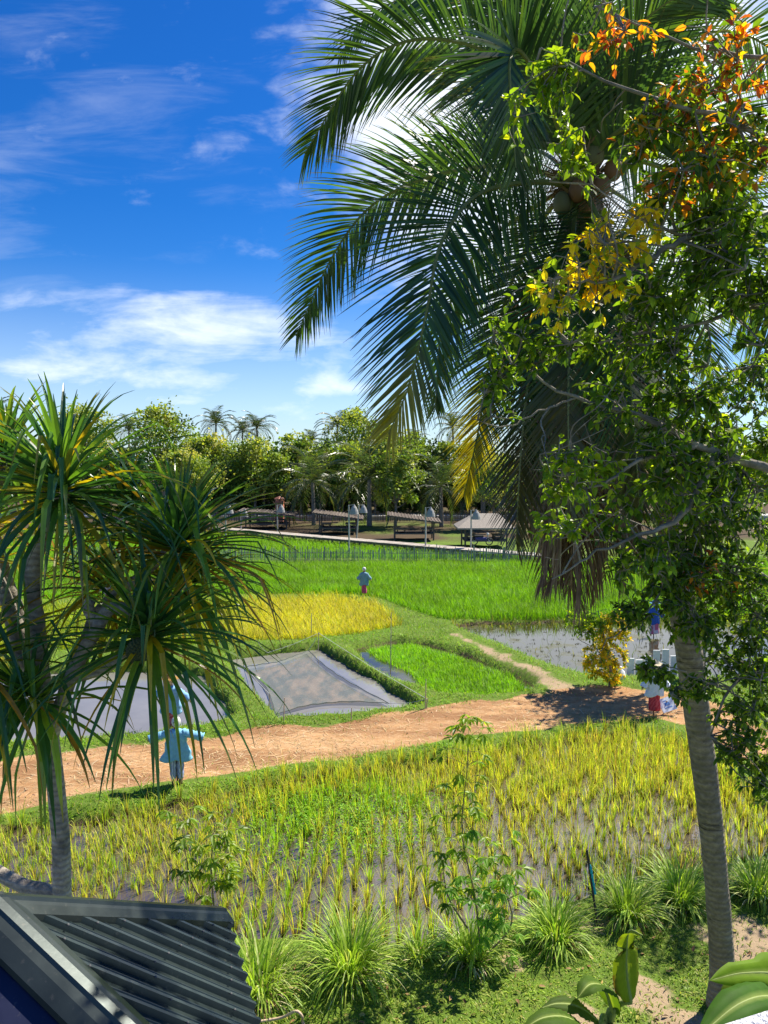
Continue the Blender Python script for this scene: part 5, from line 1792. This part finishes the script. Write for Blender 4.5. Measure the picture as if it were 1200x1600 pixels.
# boardwalk
ba, bb = np.array([-22.0, 83.0, .55]), gp(745, 859, .5)
bw = thing('boardwalk', 'long raised wooden boardwalk between the rice and the shelters', 'boardwalk', ba)
mb = MB()
L = np.linalg.norm(bb - ba)
dv = (bb - ba) / L
rz = math.atan2(dv[1], dv[0])
r = np.random.default_rng(9)
for k in range(int(L / .22)):
    V, F = box(ba + dv * (k * .22) + (0, 0, r.normal(0, .006)), (.2, 1.5, .05), rz)
    mb.add(V, F, np.array((.42, .37, .31)) * r.uniform(.75, 1.15))
mb.build('deck', M['wood'], bw)
for sgn in (-1, 1):
    o_ = np.array([-dv[1], dv[0], 0]) * .62 * sgn
    V, F = bar(ba + o_ - (0, 0, .12), bb + o_ - (0, 0, .12), .1, .16)
    MB().add(V, F, (.16, .12, .09)).build('beam', M['wood'], bw)
    for k in range(int(L / 1.6) + 1):
        p = ba + dv * k * 1.6 + o_
        V, F = box((p[0], p[1], p[2] - .65), (.14, .14, .9), rz)
        MB().add(V, F, (.14, .11, .085)).build('post', M['wood'], bw)
b2, b3 = gp(745, 859, .5), gp(850, 868, .5)
bw2 = thing('wooden_deck', 'low pale deck running right from the end of the boardwalk', 'deck', b2)
V, F = bar(b2, b3, 1.6, .10)
MB().add(V, F, (.42, .38, .33)).build('deck', M['wood'], bw2)
for k in range(5):
    p = b2 + (b3 - b2) * (k / 4)
    V, F = box(p - (0, 0, .4), (.14, .14, .7))
    MB().add(V, F, (.15, .12, .1)).build('post', M['wood'], bw2)


# ------------------------------------------------------------------ shelters beside the boardwalk
def shelter(x0, x1, py_hi, py_lo, Y, label, dep=3.4, hip=False, floor_py=None):
    """open shelter between photo columns x0..x1, roof edge from py_hi to py_lo, at distance Y"""
    pl, pr = at(x0, py_hi, Y), at(x1, py_lo, Y)
    zg = .3
    t = thing('shelter', label, 'shelter', ((pl[0] + pr[0]) / 2, Y, zg))
    r = np.random.default_rng(int(x0))
    W_ = pr[0] - pl[0]
    if not hip:
        n = 9
        V = []
        for (p, s) in ((pl, 0), (pr, 0)):
            for yy, dz in ((-dep / 2, .0), (dep / 2, .12)):
                V += [p + (0, yy, dz), p + (0, yy, dz - .14)]
        V = np.array(V)
        F = np.array([[0, 4, 6, 2], [1, 3, 7, 5], [0, 1, 5, 4], [2, 6, 7, 3], [0, 2, 3, 1], [4, 5, 7, 6]])
        MB().add(V, F, (.12, .10, .085)).build('roof', M['thatch'], t)
        mb = MB()
        for k in range(16):
            q = pl + (pr - pl) * (k + .5) / 16
            V, F = bar(q + (0, -dep / 2 - .06, .03), q + (0, dep / 2, .15), .09, .05)
            mb.add(V, F, np.array((.16, .135, .11)) * r.uniform(.6, 1.4))
        mb.build('roof_battens', M['thatch'], t)
    else:
        zt = pl[2]
        zb = pr[2]
        cx_ = (pl[0] + pr[0]) / 2
        a, b_ = W_ / 2, dep / 2
        V = np.array([[cx_ - a, Y - b_, zb], [cx_ + a, Y - b_, zb], [cx_ + a, Y + b_, zb], [cx_ - a, Y + b_, zb], [cx_ - a * .35, Y, zt], [cx_ + a * .5, Y, zt]])
        V = np.concatenate([V, V - (0, 0, .12)])
        F4 = np.array([[0, 1, 5, 4], [2, 3, 4, 5], [6, 10, 11, 7], [8, 11, 10, 9], [0, 6, 7, 1], [1, 7, 8, 2], [2, 8, 9, 3], [3, 9, 6, 0]])
        F3 = np.array([[1, 2, 5], [3, 0, 4], [7, 11, 8], [9, 10, 6]])
        MB().add(V, [F4, F3], (.34, .30, .25)).build('roof', M['thatch'], t)
    for fx in (.14, .86):
        for fy in (-.38, .38):
            top = (pl + (pr - pl) * fx)[2] - .12 if not hip else pr[2]
            x = pl[0] + W_ * fx
            V, F = tube([(x, Y + fy * dep, zg - .3), (x, Y + fy * dep, top)], .075, 8)
            MB().add(V, F, (.13, .10, .08)).build('post', M['wood'], t)
    zf = zg + .35
    V, F = box((pl[0] + W_ * .5, Y, zf), (W_ * .74, dep * .76, .1))
    MB().add(V, F, (.17, .13, .10)).build('floor', M['wood'], t)
    for s in (-1, 1):
        V, F = box((pl[0] + W_ * (.5 + s * .24), Y - .3, zf + .42), (W_ * .2, dep * .5, .06))
        o = MB().add(V, F, (.26, .20, .16)).build('table', M['wood'], t)
        for u in (-1, 1):
            V, F = box((pl[0] + W_ * (.5 + s * .24) + u * W_ * .07, Y - .3, zf + .22), (.08, dep * .4, .36))
            MB().add(V, F, (.12, .09, .07)).build('table_leg', M['wood'], o)
    V, F = bar((pl[0] + W_ * .14, Y - dep * .38, zf + .55), (pl[0] + W_ * .5, Y - dep * .38, zf + .55), .05, .08)
    MB().add(V, F, (.15, .11, .09)).build('railing', M['wood'], t)


shelter(375, 462, 797, 803, 84, 'flat roofed thatched shelter behind the leftmost lamp pole')
shelter(490, 568, 799, 809, 79, 'slanting roofed thatched shelter behind the two close lamp poles')
shelter(605, 688, 803, 814, 73, 'slanting roofed thatched shelter left of the pale hip roofed one')
shelter(712, 800, 802, 822, 67, 'pale thatched hip roofed shelter with a motorbike beside it', 4, True)


# lamps: bamboo poles carrying upturned woven basket shades
def lamp(px, ytop, ybot, Y, label, lean=0.0, shade=(.33, .32, .30)):
    tpz = at(px, ytop, Y)
    b = np.array([tpz[0] + lean, Y, .1])
    t = thing('basket_lamp', label, 'lamp', b, 'basket shaded pole lamps along the boardwalk')
    V, F = tube([b - (0, 0, .3), (b + tpz) / 2 + (.02, 0, 0), tpz], [.07, .065, .055], 8)
    MB().add(V, F, (.48, .44, .38)).build('pole', M['wood'], t)
    c = tpz + (.42, 0, -.25)
    V, F = bar(tpz - (0, 0, .05), c + (.05, 0, .3), .05, .05)
    MB().add(V, F, (.40, .36, .3)).build('arm', M['wood'], t)
    V, F = loft([(c + (0, 0, -.5), .38, .38), (c + (0, 0, -.25), .33, .33), (c + (0, 0, .02), .23, .23), (c + (0, 0, .2), .10, .10), (c + (0, 0, .30), .05, .05)], 16, False)
    V2 = V.copy()
    V2[:, :2] = c[:2] + (V2[:, :2] - c[:2]) * .93
    mb = MB().add(V, F, shade)
    mb.add(V2, [f[:, ::-1] for f in F], np.asarray(shade) * .8)
    mb.build('basket_shade', M['thatch'], t)
    V, F = ball(c + (0, 0, -.25), .1, 10, 7)
    MB().add(V, F, (.8, .78, .72)).build('bulb', M['paint'], t)


lamp(433, 789, 834, 78, 'basket lamp left of the orange pillar along the boardwalk')
lamp(545, 789, 870, 62, 'tall basket lamp standing in the rice in front of the shelters')
lamp(561, 789, 842, 73, 'leaning basket lamp just right of the tall one', -.25)
lamp(665, 793, 858, 63, 'basket lamp at the right end of the third shelter')
lamp(736, 797, 862, 62, 'basket lamp in front of the pale hip roofed shelter')
lamp(376, 796, 832, 80, 'basket lamp at the left end of the boardwalk near the pandanus')
lamp(352, 790, 838, 74, 'basket lamp half hidden by the pandanus leaves')

# stone pillar, motorbike, buildings beyond the road
p = at(437, 800, 89)
zg = ground_z(np.array([[p[0], 89]]))[0]
tc_ = thing('brick_pillar', 'orange red brick pillar behind the leftmost shelter', 'pillar', (p[0], 89, zg))
mb = MB()
for k in range(14):
    V, F = box((p[0], 89, zg + .1 + k * .19), (.95 - .03 * (k % 2), .95 - .03 * (k % 2), .17))
    mb.add(V, F, np.array((.46, .17, .10)) * (1 + .12 * (k % 3 - 1)))
mb.build('shaft', M['paint'], tc_)
V, F = loft([((p[0], 89, zg + 2.72), .62, .62), ((p[0], 89, zg + 2.86), .62, .62), ((p[0], 89, zg + 3.1), .15, .15)], 4)
MB().add(V, F, (.42, .16, .10)).build('cap', M['paint'], tc_)

mp = gp(752, 862, 0)
mc = thing('motorbike', 'dark motorbike parked on the deck beside the pale shelter', 'motorbike', (mp[0], mp[1] - .2, .56))
o0 = np.array([mp[0], mp[1] - .2, .56])
for sx in (-.62, .62):
    th = np.linspace(0, 2 * PI, 21)
    P_ = np.stack([o0[0] + sx + .27 * np.cos(th), np.full(21, o0[1]), o0[2] + .3 + .27 * np.sin(th)], 1)
    V, F = tube(P_, .045, 7, False)
    w_ = MB().add(V, F, (.03, .03, .03)).build('wheel', M['paint'], mc)
    mb = MB()
    for a in range(6):
        V, F = bar(o0 + (sx, 0, .3), o0 + (sx + .25 * math.cos(a * PI / 3), 0, .3 + .25 * math.sin(a * PI / 3)), .02, .02)
        mb.add(V, F, (.4, .4, .4))
    mb.build('spokes', M['paint'], w_)
V, F = loft([(o0 + (0, 0, .3), .42, .12), (o0 + (-.05, 0, .5), .5, .15), (o0 + (-.1, 0, .66), .45, .13)], 12)
MB().add(V, F, (.05, .05, .16)).build('body', M['paint'], mc, True)
V, F = box(o0 + (-.22, 0, .76), (.7, .26, .12))
MB().add(V, F, (.03, .03, .03)).build('seat', M['paint'], mc)
V, F = tube([o0 + (.62, 0, .3), o0 + (.45, 0, .8), o0 + (.4, 0, 1.05)], .035, 7)
MB().add(V, F, (.3, .3, .32)).build('fork', M['paint'], mc)
V, F = tube([o0 + (.36, -.34, 1.06), o0 + (.4, 0, 1.04), o0 + (.36, .34, 1.06)], .02, 6)
MB().add(V, F, (.04, .04, .04)).build('handlebar', M['paint'], mc)
V, F = ball(o0 + (.5, 0, .92), (.1, .1, .11), 10, 7)
MB().add(V, F, (.6, .6, .58)).build('headlight', M['paint'], mc)


def house(x0, x1, Y, zb, hw, hr, label, wall, roof, dep=9):
    cx_, w_ = (x0 + x1) / 2, x1 - x0
    t = thing('house', label, 'house', (cx_, Y, zb))
    V, F = box((cx_, Y + dep / 2, zb + hw / 2), (w_, dep, hw))
    MB().add(V, F, wall).build('wall', M['paint'], t)
    ov = .7
    V = np.array([[x0 - ov, Y - ov, zb + hw - .1], [x1 + ov, Y - ov, zb + hw - .1], [x1 + ov, Y + dep + ov, zb + hw - .1], [x0 - ov, Y + dep + ov, zb + hw - .1], [x0 + w_ * .16, Y + dep / 2, zb + hw + hr], [x1 - w_ * .16, Y + dep / 2, zb + hw + hr]])
    MB().add(V, [np.array([[0, 1, 5, 4], [2, 3, 4, 5], [3, 2, 1, 0]]), np.array([[1, 2, 5], [3, 0, 4]])], roof).build('roof', M['thatch'], t)
    n = max(2, int(w_ / 3.2))
    for k in range(n):
        x = x0 + w_ * (k + .5) / n
        if k == n // 2:
            V, F = box((x, Y - .03, zb + 1.05), (1.0, .1, 2.1))
            MB().add(V, F, (.10, .06, .04)).build('door', M['wood'], t)
            continue
        V, F = box((x, Y - .02, zb + 1.6), (1.5, .08, 1.25))
        o = MB().add(V, F, (.40, .36, .30)).build('window', M['wood'], t)
        V, F = box((x, Y - .065, zb + 1.6), (1.3, .03, 1.05))
        MB().add(V, F, (.025, .028, .03)).build('pane', M['paint'], o)


house(-1, 17, 116, .5, 3.0, 2.2, 'long low dark red house beyond the far road', (.16, .045, .03), (.10, .06, .045))
house(-38, -18, 122, .5, 3.0, 2.2, 'grey walled house beyond the road on the left side', (.32, .30, .28), (.14, .10, .08))
# parked pale vehicle is hidden in the photo by trees; only pale drums show by the fence

# ------------------------------------------------------------------ far trees
def tree_crown(r, H, Wd, lobes, n, leaf, cols, wts, base=.3):
    mb = MB()
    cs = []
    for k in range(lobes):
        a = r.random() * 6.28
        f = r.random()
        zz = H * (base + (1 - base) * (.1 + .82 * f))
        rad = Wd / 2 * math.sqrt(max(.08, 1 - (2 * f - .85) ** 2 * .8)) * r.uniform(.25, .95)
        cs.append((rad * math.cos(a), rad * math.sin(a), zz, r.uniform(.065, .18) * (Wd + H) / 2))
    per = n // lobes
    for cx_, cy_, cz_, cr in cs:
        v = nrm(r.normal(0, 1, (per, 3))) * (r.random((per, 1)) ** .38) * cr * np.array([1.1, 1.1, .85])
        strag = r.random(per) < .10
        v[strag] *= r.uniform(1.2, 1.9, (strag.sum(), 1))
        pos = v + (cx_, cy_, cz_)
        D = v + r.normal(0, .6, (per, 3)) * cr + (0, 0, -.1 * cr)
        V, F = place(CARD_V, CARD_F, pos, frames(D, r.normal(0, 1, per)), leaf * (.6 + .8 * r.random(per)))
        k = pal(cols, wts, 1, .15, r)
        c = k * (1 + r.normal(0, .22, (per, 1)))
        mb.add(V, F, np.repeat(np.clip(c, .01, 1), 5, 0))
    return mb, cs


def tree_trunk(H, cs, r, rad, base=.3):
    mb = MB()
    V, F = tube(spline([(0, 0, -.4), (r.normal(0, .12), 0, H * base), (r.normal(0, .2), 0, H * .75)], 12), np.linspace(rad, rad * .35, 12), 8)
    mb.add(V, F, (.26, .21, .16))
    for cx_, cy_, cz_, cr in cs[::2]:
        V, F = tube(spline([(0, 0, min(H * base, cz_ * .6)), (cx_ * .5, cy_ * .5, cz_ * .75), (cx_, cy_, cz_)], 6), np.linspace(rad * .45, rad * .12, 6), 5)
        mb.add(V, F, (.24, .20, .15))
    return mb


rt = np.random.default_rng(33)
OLV = [(.24, .34, .05), (.36, .43, .075), (.15, .24, .04), (.48, .50, .12), (.08, .14, .03)]
DKG = [(.09, .16, .03), (.14, .22, .04), (.06, .10, .025), (.20, .27, .05)]
protoT = []
for k in range(7):
    H, Wd = [9.5, 11, 8.5, 14, 8, 10, 5.5][k], [10, 10.5, 9.5, 11, 9, 7.5, 7.5][k]
    mb, cs = tree_crown(rt, H, Wd, [34, 38, 30, 42, 28, 28, 26][k], [5600, 6000, 5000, 6800, 4600, 4600, 3600][k], .30, OLV if k not in (2, 4, 6) else DKG, [3, 3, 2, 2, 1] if k not in (2, 4, 6) else [3, 3, 2, 1], .24 if k < 6 else .04)
    protoT.append([mb, tree_trunk(H, cs, rt, .2, .24), H, None])
NAMES = ['loose yellowish olive tree', 'broad pale olive tree', 'dark green bushy tree', 'tall spreading tree', 'small dark green tree', 'slender ragged olive tree', 'low bushy green tree']
LIST = [  # photo x of the trunk, distance, photo y of the top, kind, where
    (250, 104, 634, 3, 'left of the far palms above the pandanus'), (132, 108, 636, 3, 'behind the tallest pandanus leaves'), (330, 100, 682, 1, 'right of the tall spreading tree'), (398, 98, 684, 5, 'above the orange brick pillar'),
    (375, 110, 705, 2, 'under the cluster of small far palms'), (455, 101, 678, 5, 'above the gap between the first two shelters'), (470, 112, 722, 0, 'behind the low palm by the second shelter'), (520, 100, 684, 0, 'left of the low palm with drooping fronds'),
    (560, 108, 640, 3, 'just left of the hanging yellow frond tips'), (610, 102, 668, 3, 'behind the yellow tipped coconut frond'), (650, 110, 676, 5, 'right of the yellow tipped coconut frond'), (690, 103, 690, 2, 'behind the pale hip roofed shelter'),
    (745, 106, 690, 1, 'behind the hanging yellow fronds by the trunk'), (800, 100, 708, 0, 'left of the dead frond skirt'), (860, 104, 694, 1, 'behind the dead frond skirt'), (930, 100, 700, 0, 'beyond the right paddy behind the palm skirt'),
    (1000, 98, 690, 1, 'beyond the right paddy left of the coconut trunk'), (1090, 100, 684, 3, 'beyond the coconut trunk'), (1180, 96, 700, 1, 'at the far right beyond the foliage'), (60, 100, 690, 2, 'behind the left pandanus rosette'),
    (-20, 98, 680, 1, 'at the far left edge'), (190, 100, 700, 2, 'behind the pandanus right of its tallest leaves'), (290, 112, 700, 4, 'low between the tall tree and the far palms'), (425, 114, 712, 4, 'deep behind the orange brick pillar'),
    (540, 116, 716, 2, 'deep behind the second shelter'), (660, 118, 712, 4, 'deep behind the third shelter'), (500, 97, 738, 4, 'low by the road behind the second shelter'), (585, 97, 735, 4, 'low by the road behind the third shelter'), (720, 98, 742, 4, 'low by the road behind the pale shelter'),
    (345, 98, 712, 2, 'by the road near the left end of the boardwalk'), (412, 99, 716, 5, 'by the road left of the orange pillar'), (535, 98, 706, 5, 'by the road between the first two shelters'), (618, 86, 700, 5, 'in front of the road between the second and third shelters'), (770, 84, 716, 1, 'in front of the road behind the pale shelter'),
    (362, 101, 706, 2, 'filling the gap under the skyline palms'), (440, 103, 698, 0, 'behind the gap right of the orange pillar'), (500, 102, 708, 2, 'behind the low palm by the second shelter'), (575, 101, 700, 4, 'behind the low palm between two shelters'), (635, 101, 706, 2, 'behind the third shelter beside the road'), (735, 101, 712, 0, 'beside the road behind the yellow hanging frond'),
    (340, 99, 752, 6, 'right of the pandanus beyond the road'), (385, 101, 748, 6, 'above the left end of the boardwalk'), (412, 100, 757, 6, 'just left of the orange pillar'), (465, 101, 752, 6, 'right of the orange pillar beyond the road'), (510, 100, 758, 6, 'left of the two close lamp poles beyond the road'), (548, 101, 750, 6, 'behind the two close lamp poles'),
    (600, 100, 756, 6, 'between the second and third shelters beyond the road'), (640, 101, 750, 6, 'directly behind the third shelter roof'), (672, 100, 758, 6, 'behind the lamp at the third shelter'), (712, 101, 751, 6, 'left of the pale hip roofed shelter'), (760, 100, 755, 6, 'beyond the pale hip roofed shelter'), (815, 101, 750, 6, 'beyond the dead frond skirt beside the road'),
    (470, 98, 702, 0, 'beside the road between orange pillar and second shelter'), (290, 90, 705, 1, 'beside the road between the pandanus and the boardwalk')]
for x, Y, top, k, where in LIST:
    pt = at(x, top, Y)
    zg = .48
    mb, tm, H, pr_ = protoT[k]
    sc = (pt[2] - zg) / H
    if pr_ is None:
        t = thing('roadside_tree', '', 'tree', (0, 0, 0))
        tm.build('trunk', M['bark'], t)
        mb.build('crown', M['farleaf'], t)
        protoT[k][3] = t
    else:
        t = copy_tree(pr_)
    t.location = (pt[0], Y, zg)
    t.rotation_euler.z = rt.random() * 6.28
    t.scale = (sc * rt.uniform(.9, 1.1), sc, sc)
    tag(t, ' '.join((NAMES[k] + ' ' + where).split()[:16]), 'tree', 'trees along the far road')


# far palms
def far_palm(r, H, L, nf, cols, lean=0.0, trunk=.16, dens=20, drp=1.0):
    mb = MB()
    top = np.array([lean, 0, H])
    for k in range(nf):
        a = k * 2.4 + r.normal(0, .2)
        e = R(82 - 120 * (k / nf)) + r.normal(0, .1)
        h = np.array([math.cos(a), math.sin(a), 0])
        P_ = [top]
        for s in range(5):
            ee = e - (s / 4) ** 1.2 * 1.35 * drp
            P_.append(P_[-1] + (h * math.cos(ee) + np.array([0, 0, math.sin(ee)])) * L / 5)
        frond_mb(np.array(P_), L * .26, dens, r, cols, np.ones(len(cols)), None, 1, .8, rach=.03, width=.05, segs=2, mb=mb, start=.1)
    tm = MB()
    V, F = tube(spline([(0, 0, -.3), (lean * .2, 0, H * .4), (lean, 0, H)], 12), np.linspace(trunk * 1.25, trunk * .8, 12), 8)
    tm.add(V, F, (.3, .26, .2))
    return mb, tm


FP = []
for k in range(4):
    H, L, nf = [(13, 3.9, 30), (12, 3.6, 26), (3.2, 4.2, 22), (2.2, 3.6, 18)][k]
    mb, tm = far_palm(rt, H, L, nf, [(.05, .08, .03), (.075, .105, .035), (.035, .06, .025)] if k < 2 else [(.06, .10, .03), (.09, .13, .04), (.045, .075, .025)], [.5, -.6, .1, 0][k])
    FP.append([mb, tm, H, None, L])
PL = [(335, 118, 662, 0, 'far palm with a shaggy round crown above the olive trees'), (374, 128, 674, 1, 'thin far palm right of the shaggy one'), (406, 120, 668, 0, 'far palm third from the left on the skyline'), (481, 126, 690, 1, 'far palm half sunk in the treetops right of the skyline gap'),
      (522, 112, 665, 0, 'tall dark far palm left of the yellow tipped frond'), (712, 108, 668, 1, 'far palm behind the hanging yellow fronds'), (200, 116, 672, 1, 'far palm behind the pandanus leaves'),
      (640, 122, 690, 1, 'far palm behind the yellow tipped coconut frond'), (490, 87, 752, 2, 'low young palm with drooping fronds behind the second shelter'), (577, 86, 748, 2, 'low young palm between the second and third shelters'), (690, 86, 760, 2, 'low young palm left of the pale shelter'),
      (0, 92, 650, 1, 'far palm at the left edge behind the pandanus'), (755, 96, 760, 3, 'stubby palm behind the pale shelter'), (840, 98, 745, 2, 'low palm behind the dead frond skirt')]
for x, Y, yc, k, lab in PL:
    c = at(x, yc, Y)
    zg = .48
    mb, tm, H, pr_, L = FP[k]
    if pr_ is None:
        t = thing('far_palm', '', 'palm', (0, 0, 0))
        tm.build('trunk', M['bark'], t)
        mb.build('crown', M['palm'], t)
        FP[k][3] = t
    else:
        t = copy_tree(pr_)
    s = (c[2] - zg) / H
    t.location = (c[0], Y, zg)
    q = s if k > 1 else 1.0
    t.scale = (q, q, s)
    t.rotation_euler.z = rt.random() * 6.28
    tag(t, lab, 'palm', 'palms along the far road')
# the wood behind, one mass
n = 26000
x = -95 + rt.random(n) * 200
y = 128 + rt.random(n) * 16
hmax = 5.0 + 2.2 * vnoise(np.column_stack([x, y]), 7, 50) + 1.2 * vnoise(np.column_stack([x, y]), 2.5, 51)
pos = np.column_stack([x, y, .4 + rt.random(n) ** .7 * hmax])
V, F = place(CARD_V, CARD_F, pos, frames(rt.normal(0, 1, (n, 3)), rt.normal(0, 1, n)), .5 + .6 * rt.random(n))
tag(MB().add(V, F, np.repeat(pal(DKG, [3, 2, 2, 1], n, .3, rt), 5, 0)).build('woods', M['farleaf']), 'dark green wood closing the view behind the roadside trees', None, None, 'stuff')
